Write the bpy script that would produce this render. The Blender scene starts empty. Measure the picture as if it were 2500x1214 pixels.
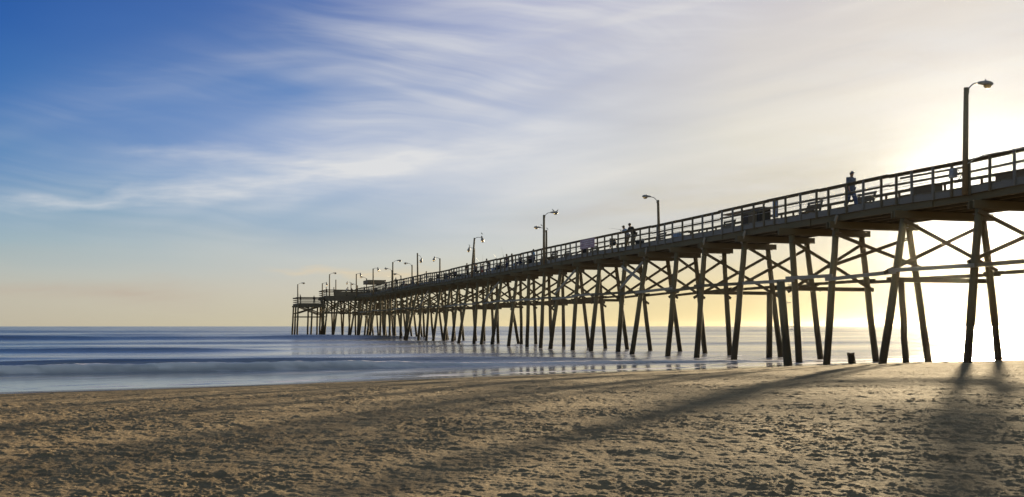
import bpy, bmesh, math, random
import numpy as np
from mathutils import Vector, Matrix
R = math.radians
random.seed(7)
SC = bpy.context.scene
COL = SC.collection

# ------------------------------------------------------------------ camera
H_EYE = 2.0                      # eye height above still water (z = 0)
F = 2450.0                       # focal length in pixels of the 2500 px wide photograph
HOR = 795.0
cam_d = bpy.data.cameras.new('camera'); cam = bpy.data.objects.new('camera', cam_d); COL.objects.link(cam)
cam_d.sensor_width = 36; cam_d.lens = 36 * F / 2500
cam_d.shift_y = (HOR - 607) / 2500
cam_d.clip_start = 0.1; cam_d.clip_end = 60000
cam.location = (0, 0, H_EYE); cam.rotation_euler = (R(90), 0, 0)
SC.camera = cam
SC.view_settings.view_transform = 'Standard'; SC.view_settings.look = 'None'
EXPO = 1.5
SC.view_settings.exposure = EXPO; SC.view_settings.gamma = 1
SC.cycles.use_denoising = True
SC.cycles.max_bounces = 5; SC.cycles.diffuse_bounces = 3; SC.cycles.glossy_bounces = 3
SC.cycles.sample_clamp_indirect = 6

# ------------------------------------------------------------------ world
SUN_AZ, SUN_EL = 25.2, 6.0
w = bpy.data.worlds.new('World'); SC.world = w; w.use_nodes = True
nt = w.node_tree; nt.nodes.clear()
def N(t, tree=None, **kw):
    n = (tree or nt).nodes.new(t)
    for k, v in kw.items(): setattr(n, k, v)
    return n
def setin(tree, sock, v):
    if isinstance(v, bpy.types.NodeSocket): tree.links.new(v, sock)
    else: sock.default_value = v
def M(op, a, b=None, c=None, tree=None, clamp=False):
    tree = tree or nt
    n = tree.nodes.new('ShaderNodeMath'); n.operation = op; n.use_clamp = clamp
    for i, v in enumerate((a, b, c)):
        if v is not None: setin(tree, n.inputs[i], v)
    return n.outputs[0]
def mapr(v, a, b, c=0.0, d=1.0, tree=None, smooth=True):
    tree = tree or nt
    n = tree.nodes.new('ShaderNodeMapRange'); n.interpolation_type = 'SMOOTHSTEP' if smooth else 'LINEAR'
    setin(tree, n.inputs[0], v)
    for i, x in enumerate((a, b, c, d)): n.inputs[i + 1].default_value = x
    return n.outputs[0]
def mixc(f, a, b, tree=None, mode='MIX'):
    tree = tree or nt
    n = tree.nodes.new('ShaderNodeMix'); n.data_type = 'RGBA'; n.blend_type = mode
    setin(tree, n.inputs[0], f); setin(tree, n.inputs[6], a); setin(tree, n.inputs[7], b)
    return n.outputs[2]
def comb(x, y, z, tree=None):
    tree = tree or nt
    n = tree.nodes.new('ShaderNodeCombineXYZ')
    for i, v in enumerate((x, y, z)): setin(tree, n.inputs[i], v)
    return n.outputs[0]
def lin(c):
    return tuple(((v / 255) / 12.92 if v / 255 <= .04045 else ((v / 255 + .055) / 1.055) ** 2.4) for v in c)
def noise(vec, scale, detail=4, rough=.5, dist=0.0, tree=None):
    tree = tree or nt
    n = tree.nodes.new('ShaderNodeTexNoise'); setin(tree, n.inputs['Vector'], vec)
    n.inputs['Scale'].default_value = scale; n.inputs['Detail'].default_value = detail
    n.inputs['Roughness'].default_value = rough; n.inputs['Distortion'].default_value = dist
    return n.outputs[0]

tc = N('ShaderNodeTexCoord'); sep = N('ShaderNodeSeparateXYZ'); nt.links.new(tc.outputs['Generated'], sep.inputs[0])
dx, dy, dz = sep.outputs
AZ = M('MULTIPLY', M('ARCTAN2', dx, dy), 57.2958)
EL = M('MULTIPLY', M('ARCSINE', M('MINIMUM', M('MAXIMUM', dz, -1.0), 1.0)), 57.2958)
# warp the elevation a little, so that the bands of the sky are not ruled lines
wv = noise(comb(M('MULTIPLY', AZ, .05), M('MULTIPLY', EL, .22), 3.1), 1.0, 3, .5)
ELw = M('ADD', EL, M('MULTIPLY', M('MULTIPLY', M('SUBTRACT', wv, .5), 3.2), mapr(EL, 0, 5)))
COLS = [
 (-28, [(0,(192,183,162)),(1.6,(192,187,170)),(3,(180,187,182)),(4.5,(152,176,186)),(6,(126,161,187)),(8,(96,140,186)),(11,(68,118,180)),(15,(46,96,168)),(19,(34,82,156))]),
 (-12, [(0,(203,194,166)),(2,(203,198,182)),(4,(194,199,196)),(6,(152,176,197)),(8,(146,172,206)),(10,(130,157,202)),(13,(100,136,190)),(16,(82,118,178)),(19,(70,104,170))]),
 (0,   [(0,(228,210,162)),(2,(216,207,176)),(4,(206,207,199)),(6,(196,202,205)),(9,(198,204,214)),(11,(176,187,210)),(14,(154,168,203)),(17,(146,158,199)),(19,(140,150,194))]),
 (13,  [(0,(240,217,158)),(2,(237,216,164)),(4,(222,212,184)),(6,(212,207,190)),(8,(214,209,196)),(10,(220,216,204)),(13,(216,212,206)),(16,(202,199,202)),(19,(192,190,202))]),
 (24,  [(0,(250,232,182)),(2,(249,232,186)),(4,(244,230,196)),(6,(240,228,200)),(8,(236,228,206)),(11,(232,224,208)),(14,(224,216,206)),(17,(216,208,200)),(19,(210,203,198))])]
sky = None; prev = None
for az, st in COLS:
    r = N('ShaderNodeValToRGB'); cr = r.color_ramp
    cr.elements[0].position = 0; cr.elements[0].color = (*lin(st[0][1]), 1)
    cr.elements[1].position = st[-1][0] / 20; cr.elements[1].color = (*lin(st[-1][1]), 1)
    for e, c in st[1:-1]:
        q = cr.elements.new(e / 20); q.color = (*lin(c), 1)
    nt.links.new(M('DIVIDE', ELw, 20.0), r.inputs[0])
    sky = r.outputs[0] if sky is None else mixc(mapr(AZ, prev, az, smooth=False), sky, r.outputs[0])
    prev = az
# thin cirrus: fibres stretched along slightly rising lines, fanning out to the right
def cirrus(slope, sx, sy, seed, lo, hi, dist=.35):
    u = M('ADD', AZ, M('MULTIPLY', EL, slope)); v = M('SUBTRACT', EL, M('MULTIPLY', AZ, slope))
    wn = noise(comb(M('MULTIPLY', AZ, .06), M('MULTIPLY', EL, .16), seed + 5.0), 1.0, 2)
    v = M('ADD', v, M('MULTIPLY', M('SUBTRACT', wn, .5), 5.0))
    n = noise(comb(M('MULTIPLY', u, sx), M('MULTIPLY', v, sy), seed), 1.0, 6, .5, dist)
    return mapr(n, lo, hi)
fan = cirrus(.10, .045, .55, 2.7, .42, .74)
fan2 = cirrus(-.16, .05, .42, 9.2, .44, .76)
big = mapr(noise(comb(M('MULTIPLY', AZ, .05), M('MULTIPLY', EL, .12), 4.4), 1.0, 3), .36, .66)
msk = M('MULTIPLY', mapr(AZ, -27, -8, .10, 1.0), mapr(EL, 2.5, 8))
# long fibres sloping down to the right inside broad bands that rise to the right
fib1 = cirrus(-.13, .05, .85, 21.0, .30, .72, .15)
fib2 = cirrus(-.08, .07, 1.6, 33.0, .30, .72, .1)
ev = M('SUBTRACT', EL, M('MULTIPLY', AZ, .30))
env = mapr(noise(comb(M('MULTIPLY', AZ, .035), M('MULTIPLY', ev, .17), 41.5), 1.0, 3, .5, .2), .36, .64)
diag = mapr(M('SUBTRACT', M('MULTIPLY', M('ADD', AZ, 27.0), .5), M('SUBTRACT', EL, 8.0)), -5.0, 6.5)
c1 = M('MULTIPLY', M('ADD', M('MULTIPLY', fib1, .28), M('MULTIPLY', fib2, .24)), M('MULTIPLY', M('MULTIPLY', diag, mapr(EL, 3, 8)), M('ADD', M('MULTIPLY', env, .9), .25)))
c1 = M('ADD', c1, M('MULTIPLY', M('MULTIPLY', env, diag), M('MULTIPLY', mapr(EL, 3, 8), .14)))
# the long bright streak low on the left, rising to the right
def streak(a0, a1, e0, e1, wid, amp, seed):
    f = M('DIVIDE', M('SUBTRACT', AZ, a0), a1 - a0)
    ec = M('ADD', M('MULTIPLY', f, e1 - e0), e0)
    wob = M('MULTIPLY', M('SUBTRACT', noise(comb(M('MULTIPLY', AZ, .22), M('MULTIPLY', EL, .5), seed), 1.0, 5), .5), 2.2)
    d = M('ABSOLUTE', M('ADD', M('SUBTRACT', EL, ec), wob))
    widn = M('ADD', M('MULTIPLY', mapr(f, 0, 1), wid), wid * .5)
    band = M('SUBTRACT', 1.0, M('DIVIDE', d, widn), clamp=True)
    band = M('MULTIPLY', band, M('MULTIPLY', mapr(f, -.12, .25), mapr(f, 1.25, .8)))
    fib = mapr(noise(comb(M('MULTIPLY', AZ, .16), M('MULTIPLY', M('SUBTRACT', EL, M('MULTIPLY', AZ, .1)), 1.5), seed + 3), 1.0, 6, .6), .3, .7)
    return M('MULTIPLY', M('MULTIPLY', band, M('ADD', M('MULTIPLY', fib, .7), .3)), amp)
c2 = streak(-27.5, -7, 6.1, 8.6, .85, .55, 1.3)
c3 = streak(-10, 4, 9.0, 10.2, 1.8, .5, 6.1)
c4 = M('ADD', streak(-22, -4, 9.4, 8.6, 1.0, .36, 8.1), streak(-14, 6, 16.5, 15.2, 1.0, .12, 28.1))
# long faint rises of cream and grey in the veil on the right
e2 = noise(comb(M('MULTIPLY', M('ADD', AZ, EL), .03), M('MULTIPLY', M('SUBTRACT', EL, M('MULTIPLY', AZ, .17)), .42), 71.0), 1.0, 5, .5, .15)
rm = M('MULTIPLY', mapr(AZ, -8, 8), mapr(EL, 3, 7))
sky = mixc(M('MULTIPLY', M('MULTIPLY', mapr(e2, .50, .72), rm), .38), sky, (*lin((246, 240, 226)), 1))
sky = mixc(M('MULTIPLY', M('MULTIPLY', mapr(e2, .50, .30), rm), .34), sky, (*lin((182, 182, 192)), 1))
cl = M('MINIMUM', M('ADD', M('ADD', c1, c2), M('ADD', c3, c4)), .9)
sky = mixc(cl, sky, (*lin((226, 226, 226)), 1))
# faint warm bands low over the horizon, grey band below the glow on the right
c5 = streak(-13.5, -4, 3.2, 2.5, .45, .75, 12.0)
sky = mixc(c5, sky, (*lin((232, 208, 168)), 1))
c6 = streak(-33, -18, 1.75, 1.7, .75, .75, 15.0)
sky = mixc(c6, sky, (*lin((190, 176, 160)), 1))
c7 = streak(0, 24, 5.9, 9.4, 1.3, .45, 17.0)
sky = mixc(c7, sky, (*lin((196, 188, 170)), 1))
# glow round the sun
sd = Vector((math.sin(R(SUN_AZ)) * math.cos(R(SUN_EL)), math.cos(R(SUN_AZ)) * math.cos(R(SUN_EL)), math.sin(R(SUN_EL))))
dp = N('ShaderNodeVectorMath', operation='DOT_PRODUCT'); nt.links.new(tc.outputs['Generated'], dp.inputs[0]); dp.inputs[1].default_value = sd
ang = M('MULTIPLY', M('ARCCOSINE', M('MINIMUM', dp.outputs['Value'], 1.0)), 57.2958)
g1 = M('MULTIPLY', M('EXPONENT', M('MULTIPLY', M('POWER', M('DIVIDE', ang, 3.6), 2.0), -1.0)), 1.1)
g2 = M('MULTIPLY', M('EXPONENT', M('DIVIDE', ang, -6.5)), .30)
glow = mixc(1.0, (0, 0, 0, 1), (0, 0, 0, 1))
cmb = N('ShaderNodeMix', data_type='RGBA', blend_type='ADD'); cmb.inputs[0].default_value = 1
def scalec(val, col):
    n = N('ShaderNodeVectorMath', operation='SCALE'); n.inputs[0].default_value = col; nt.links.new(val, n.inputs[3]); return n.outputs[0]
nt.links.new(sky, cmb.inputs[6]); nt.links.new(scalec(g1, (1, .97, .90)), cmb.inputs[7]); sky = cmb.outputs[2]
cmb = N('ShaderNodeMix', data_type='RGBA', blend_type='ADD'); cmb.inputs[0].default_value = 1
nt.links.new(sky, cmb.inputs[6]); nt.links.new(scalec(g2, (1, .88, .68)), cmb.inputs[7]); sky = cmb.outputs[2]
c8 = streak(7, 30, 6.6, 7.9, 1.0, .62, 23.0)
sky = mixc(M('MULTIPLY', c8, mapr(AZ, 25, 19, 0, 1)), sky, (*lin((221, 212, 190)), 1))
bg1 = N('ShaderNodeBackground'); nt.links.new(sky, bg1.inputs[0]); bg1.inputs[1].default_value = 1 / 2 ** EXPO
nis = N('ShaderNodeTexSky', sky_type='NISHITA'); nis.sun_disc = False; nis.sun_elevation = R(SUN_EL); nis.sun_rotation = R(SUN_AZ)
bg2 = N('ShaderNodeBackground'); nt.links.new(nis.outputs[0], bg2.inputs[0]); bg2.inputs[1].default_value = .058
mx = N('ShaderNodeMixShader')
back = M('MAXIMUM', mapr(EL, 18, 50), mapr(M('ABSOLUTE', AZ), 45, 100))
nt.links.new(back, mx.inputs[0]); nt.links.new(bg1.outputs[0], mx.inputs[1]); nt.links.new(bg2.outputs[0], mx.inputs[2])
wo = N('ShaderNodeOutputWorld'); nt.links.new(mx.outputs[0], wo.inputs[0])

# ------------------------------------------------------------------ sun
sl = bpy.data.lights.new('sun', 'SUN'); sl.energy = 5.0; sl.angle = R(.9); sl.color = (1, .80, .50)
so = bpy.data.objects.new('sun', sl); COL.objects.link(so)
so.rotation_euler = (-sd).to_track_quat('-Z', 'Y').to_euler()

# ------------------------------------------------------------------ materials
def newmat(name):
    m = bpy.data.materials.new(name); m.use_nodes = True
    t = m.node_tree; b = t.nodes['Principled BSDF']
    return m, t, b
def ramp(t, fac, stops):
    r = t.nodes.new('ShaderNodeValToRGB'); cr = r.color_ramp
    cr.elements[0].position = stops[0][0]; cr.elements[0].color = (*stops[0][1], 1)
    cr.elements[1].position = stops[-1][0]; cr.elements[1].color = (*stops[-1][1], 1)
    for p, c in stops[1:-1]:
        e = cr.elements.new(p); e.color = (*c, 1)
    t.links.new(fac, r.inputs[0]); return r.outputs[0]
def bump(t, h, dist, strength=1.0, normal=None):
    b = t.nodes.new('ShaderNodeBump'); b.inputs['Strength'].default_value = strength; b.inputs['Distance'].default_value = dist
    t.links.new(h, b.inputs['Height'])
    if normal is not None: t.links.new(normal, b.inputs['Normal'])
    return b.outputs[0]
def pos(t): return t.nodes.new('ShaderNodeNewGeometry').outputs['Position']
def vscale(t, v, s):
    n = t.nodes.new('ShaderNodeVectorMath'); n.operation = 'MULTIPLY'; t.links.new(v, n.inputs[0]); n.inputs[1].default_value = s; return n.outputs[0]
def sepz(t, v):
    n = t.nodes.new('ShaderNodeSeparateXYZ'); t.links.new(v, n.inputs[0]); return n.outputs
def wood(name, dark, light, rough=.8, vertical=False, tide=False, spec=.25):
    m, t, b = newmat(name)
    p = pos(t)
    s = (9, 9, .6) if vertical else (3.0, 3.0, 14)
    n1 = noise(vscale(t, p, s), 1.0, 6, .6, tree=t)
    n2 = noise(p, .9, 3, tree=t)
    col = ramp(t, M('ADD', M('MULTIPLY', n1, .65), M('MULTIPLY', n2, .35), tree=t), [(.3, dark), (.68, light)])
    if tide:   # creosoted, weed-stained foot of the pile up to the high-water mark
        z = sepz(t, p)[2]
        k = mapr(M('ADD', z, M('MULTIPLY', M('SUBTRACT', n1, .5, tree=t), 1.1, tree=t), tree=t), 1.2, 3.2, tree=t)
        col = mixc(k, (.040, .031, .022, 1), col, tree=t)
    t.links.new(col, b.inputs['Base Color'])
    b.inputs['Roughness'].default_value = rough; b.inputs['Specular IOR Level'].default_value = spec
    t.links.new(bump(t, n1, .02, .7), b.inputs['Normal'])
    return m
M_PILE = wood('pile_wood', (.066, .054, .035), (.16, .132, .085), vertical=True, tide=True)
M_TIMB = wood('brace_timber', (.052, .041, .028), (.13, .105, .072))
M_CAP = wood('cap_timber', (.05, .042, .03), (.13, .11, .075))
M_RAIL = wood('rail_timber', (.055, .045, .035), (.14, .118, .092))
M_FASC = wood('fascia_timber', (.075, .072, .078), (.18, .172, .178))
M_DECK = wood('deck_timber', (.07, .06, .045), (.16, .14, .11))
M_NEW = wood('new_timber', (.12, .11, .10), (.26, .24, .22))
M_STUMP = wood('stump_wood', (.03, .026, .02), (.09, .08, .06), vertical=True)
def plain(name, c, rough=.6, metal=0.0, n=.25):
    m, t, b = newmat(name)
    nn = noise(pos(t), 7.0, 4, tree=t)
    col = ramp(t, nn, [(.3, tuple(v * (1 - n) for v in c)), (.7, tuple(min(1, v * (1 + n)) for v in c))])
    t.links.new(col, b.inputs['Base Color']); b.inputs['Roughness'].default_value = rough; b.inputs['Metallic'].default_value = metal
    return m
M_METAL = plain('lamp_metal', (.30, .29, .32), .55, .1)
M_POLE = wood('pole_wood', (.09, .068, .045), (.19, .145, .10), vertical=True)
M_WIRE = plain('wire', (.05, .05, .055), .5)
M_WIREL = plain('pale_conduit', (.45, .45, .48), .4)
M_SKIN = plain('skin', (.34, .19, .13), .6)
M_HAIR = plain('hair', (.03, .022, .016), .8)
M_BIRD = plain('bird_feathers', (.09, .08, .08), .8)
M_GREY = plain('grey_shirt', (.13, .14, .20), .85)
M_JEAN = plain('denim', (.07, .09, .19), .85)
M_LBLUE = plain('light_blue_shirt', (.34, .44, .66), .85)
M_BLUE = plain('bright_blue_shirt', (.10, .30, .66), .85)
M_DARK = plain('dark_cloth', (.025, .023, .026), .9)
M_NAVY = plain('navy_cloth', (.02, .03, .09), .9)
M_WHITE = plain('white_cloth', (.62, .62, .66), .85)
M_KHAKI = plain('khaki_cloth', (.16, .13, .09), .9)
M_RED = plain('red_plastic', (.22, .05, .045), .5)
M_BARREL = plain('blue_plastic', (.16, .24, .46), .5)
M_COOLER = plain('white_plastic', (.55, .56, .6), .5)
M_BANNER = plain('pink_banner', (.36, .24, .32), .7)
M_BTEXT = plain('banner_print', (.62, .56, .64), .7)
M_BOX = plain('painted_metal_box', (.2, .21, .25), .45, .3)
M_ROOF = wood('roof_boards', (.10, .075, .055), (.2, .16, .12))
mg, tg, bg = newmat('lamp_glass')
bg.inputs['Base Color'].default_value = (.36, .28, .16, 1); bg.inputs['Roughness'].default_value = .3
bg.inputs['Transmission Weight'].default_value = .35; bg.inputs['IOR'].default_value = 1.3
M_GLASS = mg

# ------------------------------------------------------------------ mesh tools
class MB:
    def __init__(s): s.v = []; s.f = []; s.m = []
    def add(s, vs, fs, mi=0):
        o = len(s.v); s.v += [tuple(v) for v in vs]; s.f += [tuple(i + o for i in f) for f in fs]; s.m += [mi] * len(fs); return s
    def box(s, c, sz, mi=0, rot=None):
        hx, hy, hz = sz[0] / 2, sz[1] / 2, sz[2] / 2
        vs = [Vector((x, y, z)) for z in (-hz, hz) for x, y in ((-hx, -hy), (hx, -hy), (hx, hy), (-hx, hy))]
        if rot is not None: vs = [rot @ v for v in vs]
        c = Vector(c)
        return s.add([v + c for v in vs], [(3, 2, 1, 0), (4, 5, 6, 7), (0, 1, 5, 4), (1, 2, 6, 5), (2, 3, 7, 6), (3, 0, 4, 7)], mi)
    def beam(s, a, b, w, h, side=None, mi=0, bev=.0):
        """square timber from a to b; side = direction of its width w"""
        a = Vector(a); b = Vector(b); d = (b - a).normalized()
        if side is None: side = d.cross(Vector((0, 0, 1)))
        side = Vector(side); side = (side - d * side.dot(d)).normalized(); up = side.cross(d).normalized()
        e = min(w, h) * .12
        prof = [(-w/2+e, -h/2), (w/2-e, -h/2), (w/2, -h/2+e), (w/2, h/2-e), (w/2-e, h/2), (-w/2+e, h/2), (-w/2, h/2-e), (-w/2, -h/2+e)]
        vs = [p + side * x + up * y for p in (a, b) for x, y in prof]
        fs = [(i, (i + 1) % 8, (i + 1) % 8 + 8, i + 8) for i in range(8)] + [tuple(range(7, -1, -1)), tuple(range(8, 16))]
        return s.add(vs, fs, mi)
    def tube(s, pts, rad, n=8, mi=0, cap=True):
        pts = [Vector(p) for p in pts]
        if not hasattr(rad, '__len__'): rad = [rad] * len(pts)
        vs = []; ref = None
        for i, p in enumerate(pts):
            d = (pts[min(i + 1, len(pts) - 1)] - pts[max(i - 1, 0)]).normalized()
            if ref is None: ref = d.orthogonal().normalized()
            ref = (ref - d * ref.dot(d)).normalized(); q = d.cross(ref)
            for k in range(n):
                a = 2 * math.pi * k / n; vs.append(p + (ref * math.cos(a) + q * math.sin(a)) * rad[i])
        fs = [(i * n + k, i * n + (k + 1) % n, (i + 1) * n + (k + 1) % n, (i + 1) * n + k) for i in range(len(pts) - 1) for k in range(n)]
        if cap: fs += [tuple(range(n - 1, -1, -1)), tuple(range((len(pts) - 1) * n, len(pts) * n))]
        return s.add(vs, fs, mi)
    def ball(s, c, r, mi=0, nu=10, nv=7, rot=None):
        c = Vector(c); r = Vector(r) if hasattr(r, '__len__') else Vector((r, r, r))
        vs = []
        for j in range(nv + 1):
            th = math.pi * j / nv
            for i in range(nu):
                ph = 2 * math.pi * i / nu
                v = Vector((r.x * math.sin(th) * math.cos(ph), r.y * math.sin(th) * math.sin(ph), r.z * math.cos(th)))
                if rot is not None: v = rot @ v
                vs.append(c + v)
        fs = [(j * nu + i, (j + 1) * nu + i, (j + 1) * nu + (i + 1) % nu, j * nu + (i + 1) % nu) for j in range(nv) for i in range(nu)]
        return s.add(vs, fs, mi)
    def build(s, name, mats, parent=None, smooth=False, loc=None):
        me = bpy.data.meshes.new(name); me.from_pydata(s.v, [], s.f)
        for m in (mats if isinstance(mats, (list, tuple)) else [mats]): me.materials.append(m)
        me.polygons.foreach_set('material_index', s.m)
        if smooth: me.polygons.foreach_set('use_smooth', [True] * len(s.f))
        me.update()
        o = bpy.data.objects.new(name, me); COL.objects.link(o)
        if parent is not None: o.parent = parent
        if loc is not None: o.location = loc
        return o
def tag(o, label=None, cat=None, group=None, kind=None):
    if label: o['label'] = label
    if cat: o['category'] = cat
    if group: o['group'] = group
    if kind: o['kind'] = kind
    return o
def empty(name, loc=(0, 0, 0), rz=0.0):
    o = bpy.data.objects.new(name, None); COL.objects.link(o); o.location = loc; o.rotation_euler = (0, 0, rz); o.empty_display_size = .1; return o

# ------------------------------------------------------------------ noise in numpy
def hash2(ix, iy, seed):
    h = (ix.astype(np.int64) * 374761393 + iy.astype(np.int64) * 668265263 + seed * 974711) & 0xffffffff
    h = ((h ^ (h >> 13)) * 1274126177) & 0xffffffff
    h = (h ^ (h >> 16)) & 0xffffffff
    return h / 4294967295.0
def vn(x, y, seed):
    ix = np.floor(x); iy = np.floor(y); fx = x - ix; fy = y - iy
    ux = fx * fx * fx * (fx * (fx * 6 - 15) + 10); uy = fy * fy * fy * (fy * (fy * 6 - 15) + 10)
    a = hash2(ix, iy, seed); b = hash2(ix + 1, iy, seed); c = hash2(ix, iy + 1, seed); d = hash2(ix + 1, iy + 1, seed)
    return (a + (b - a) * ux) * (1 - uy) + (c + (d - c) * ux) * uy
def fbm(x, y, seed, octv=4, g=.5):
    s = 0; a = 1; t = 0
    for k in range(octv):
        c, q = math.cos(k * 1.3), math.sin(k * 1.3)
        s = s + a * vn((x * c - y * q) * 2 ** k + 17.3 * k, (x * q + y * c) * 2 ** k - 9.1 * k, seed + k); t += a; a *= g
    return s / t
def sst(a, b, x):
    t = np.clip((x - a) / (b - a), 0, 1); return t * t * (3 - 2 * t)

# ------------------------------------------------------------------ beach
SHX = [-400, -100, -15.6, -9.2, 0, 11, 16, 26, 60, 400]
SHY = [-190, -20, 30.6, 34.5, 41.5, 49, 52.3, 58, 78, 250]
def inland(X, Y):
    """metres inland of the waterline (negative = out to sea)"""
    return (np.interp(X, SHX, SHY) - Y) * .84 + 1.0 * (fbm(X * .11, Y * .11, 91, 3) - .5)
def beach_z(d):
    return np.interp(d, [-200, -40, -6, 0, 3, 6.6, 11, 16.5, 23, 27, 40, 120], [-6, -2.6, -.36, -.01, .09, .29, .50, .76, .93, .98, 1.04, 1.2])
def polar_mesh(name, rs, angs, hfun, attrs, mat, closed):
    nr, na = len(rs), len(angs)
    A, RR = np.meshgrid(angs, rs); X = RR * np.sin(A); Y = RR * np.cos(A)
    Z, at = hfun(X, Y, RR)
    co = np.stack([X, Y, Z], -1).reshape(-1, 3).astype(np.float32)
    i = np.arange(nr - 1)[:, None]; k = np.arange(na if closed else na - 1)[None, :]; k2 = (k + 1) % na
    q = np.stack([i * na + k, i * na + k2, (i + 1) * na + k2, (i + 1) * na + k], -1).reshape(-1, 4)
    q = q[:, ::-1]
    me = bpy.data.meshes.new(name); me.vertices.add(len(co)); me.vertices.foreach_set('co', co.ravel())
    me.loops.add(q.size); me.loops.foreach_set('vertex_index', q.ravel().astype(np.int32))
    me.polygons.add(len(q)); me.polygons.foreach_set('loop_start', np.arange(0, q.size, 4, dtype=np.int32))
    me.polygons.foreach_set('loop_total', np.full(len(q), 4, dtype=np.int32))
    me.polygons.foreach_set('use_smooth', np.ones(len(q), dtype=bool))
    me.update(calc_edges=True)
    for nm, arr in at.items():
        a = me.attributes.new(nm, 'FLOAT', 'POINT'); a.data.foreach_set('value', arr.ravel().astype(np.float32))
    me.materials.append(mat)
    o = bpy.data.objects.new(name, me); COL.objects.link(o); return o
FEET = [(21.2, 32.6), (26.1, 34.4), (19.8, 36.6), (24.8, 38.4), (18.5, 40.7), (24.2, 42.5), (16.5, 44.7), (22.7, 46.7), (15.6, 49.6), (21.4, 51.5), (15.3, 53.6), (18.3, 46.6), (17.0, 51.0), (13.8, 50.1)]
def sand_h(X, Y, RR):
    d = inland(X, Y)
    z = beach_z(d)
    dry = sst(1.5, 7.0, d)
    near = 1 - sst(60, 110, RR)
    a = fbm(X * .35, Y * .35, 11, 3) - .5
    b = fbm(X * 1.6, Y * 1.6, 23, 3) - .5
    rough_zone = sst(.42, .62, fbm(X * 1.1, Y * 1.1, 57, 4))
    c = fbm(X * 7.5, Y * 7.5, 31, 4, .6)
    clod = np.clip(c - .63, 0, 1) ** 1.0
    e = fbm(X * 18, Y * 18, 37, 3, .55)
    clod2 = np.clip(e - .62, 0, 1)
    pit = np.clip(fbm(X * 3.2, Y * 3.2, 43, 3) - .60, 0, 1)
    fine = fbm(X * 30, Y * 30, 71, 2) - .5
    fo = 1 - sst(9, 22, RR)
    z = z + near * dry * (a * .04 + b * .022 + (rough_zone * .5 + .35) * (clod * .055 + clod2 * .06 - pit * .03) + (fbm(X * 3.7, Y * 3.7, 83, 3, .6) - .5) * .022 + (fbm(X * 9, Y * 9, 81, 4, .6) - .5) * (.014 + .010 * rough_zone) + fine * .006 * fo)
    for fx, fy_ in FEET:
        rr_ = np.hypot(X - fx, Y - fy_); z = z - .10 * np.exp(-(rr_ / .42) ** 2) + .035 * np.exp(-((rr_ - .75) / .25) ** 2) * (.5 + b * 2)
    # scour round the pile feet is left to the eye; wet sand is smooth
    wet = 1 - sst(.8, 5.2, d + 1.6 * (fbm(X * .5, Y * .5, 63, 3) - .5))
    return z, {'wet': wet, 'inl': d}
ms, ts, bs = newmat('beach_sand')
p = pos(ts)
atw = ts.nodes.new('ShaderNodeAttribute'); atw.attribute_name = 'wet'
wet = atw.outputs['Fac']
n1 = noise(p, 2.2, 5, tree=ts); n2 = noise(p, 42, 5, .75, tree=ts); n3 = noise(p, 260, 2, .6, tree=ts)
col = ramp(ts, n1, [(.3, (.265, .195, .122)), (.72, (.38, .29, .185))])
col = mixc(M('MULTIPLY', mapr(n2, .35, .7, tree=ts), .35, tree=ts), col, (.16, .125, .085, 1), tree=ts)
col = mixc(wet, col, (.085, .066, .045, 1), tree=ts)
ts.links.new(col, bs.inputs['Base Color'])
ts.links.new(mapr(wet, .45, .95, .95, .14, tree=ts), bs.inputs['Roughness'])
bs.inputs['Specular IOR Level'].default_value = .06
n4 = noise(p, 6.5, 5, .62, tree=ts)
b4 = ts.nodes.new('ShaderNodeBump'); b4.inputs['Distance'].default_value = .07; ts.links.new(n4, b4.inputs['Height']); ts.links.new(mapr(wet, .1, .7, .7, .0, tree=ts), b4.inputs['Strength'])
hb = M('ADD', M('MULTIPLY', n2, 1.0, tree=ts), M('MULTIPLY', n3, .35, tree=ts), tree=ts)
bn = ts.nodes.new('ShaderNodeBump'); bn.inputs['Distance'].default_value = .026
ts.links.new(b4.outputs[0], bn.inputs['Normal']); ts.links.new(hb, bn.inputs['Height']); ts.links.new(mapr(wet, .3, .95, .8, .03, tree=ts), bn.inputs['Strength']); ts.links.new(bn.outputs[0], bs.inputs['Normal'])
rs = [.3, .8, 1.4]; r = 2.0
while r < 75: rs.append(r); r *= 1.0028 if r > 3.6 else 1.02
while r < 900: rs.append(r); r *= 1.09
angs = np.concatenate([np.linspace(R(-30), R(30), 1150), np.linspace(R(30.5), R(329.5), 150)])
beach = polar_mesh('beach', np.array(rs), angs, sand_h, None, ms, True)
tag(beach, 'tan sand beach covered in footprints and long shadows', 'beach', kind='structure')

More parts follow.
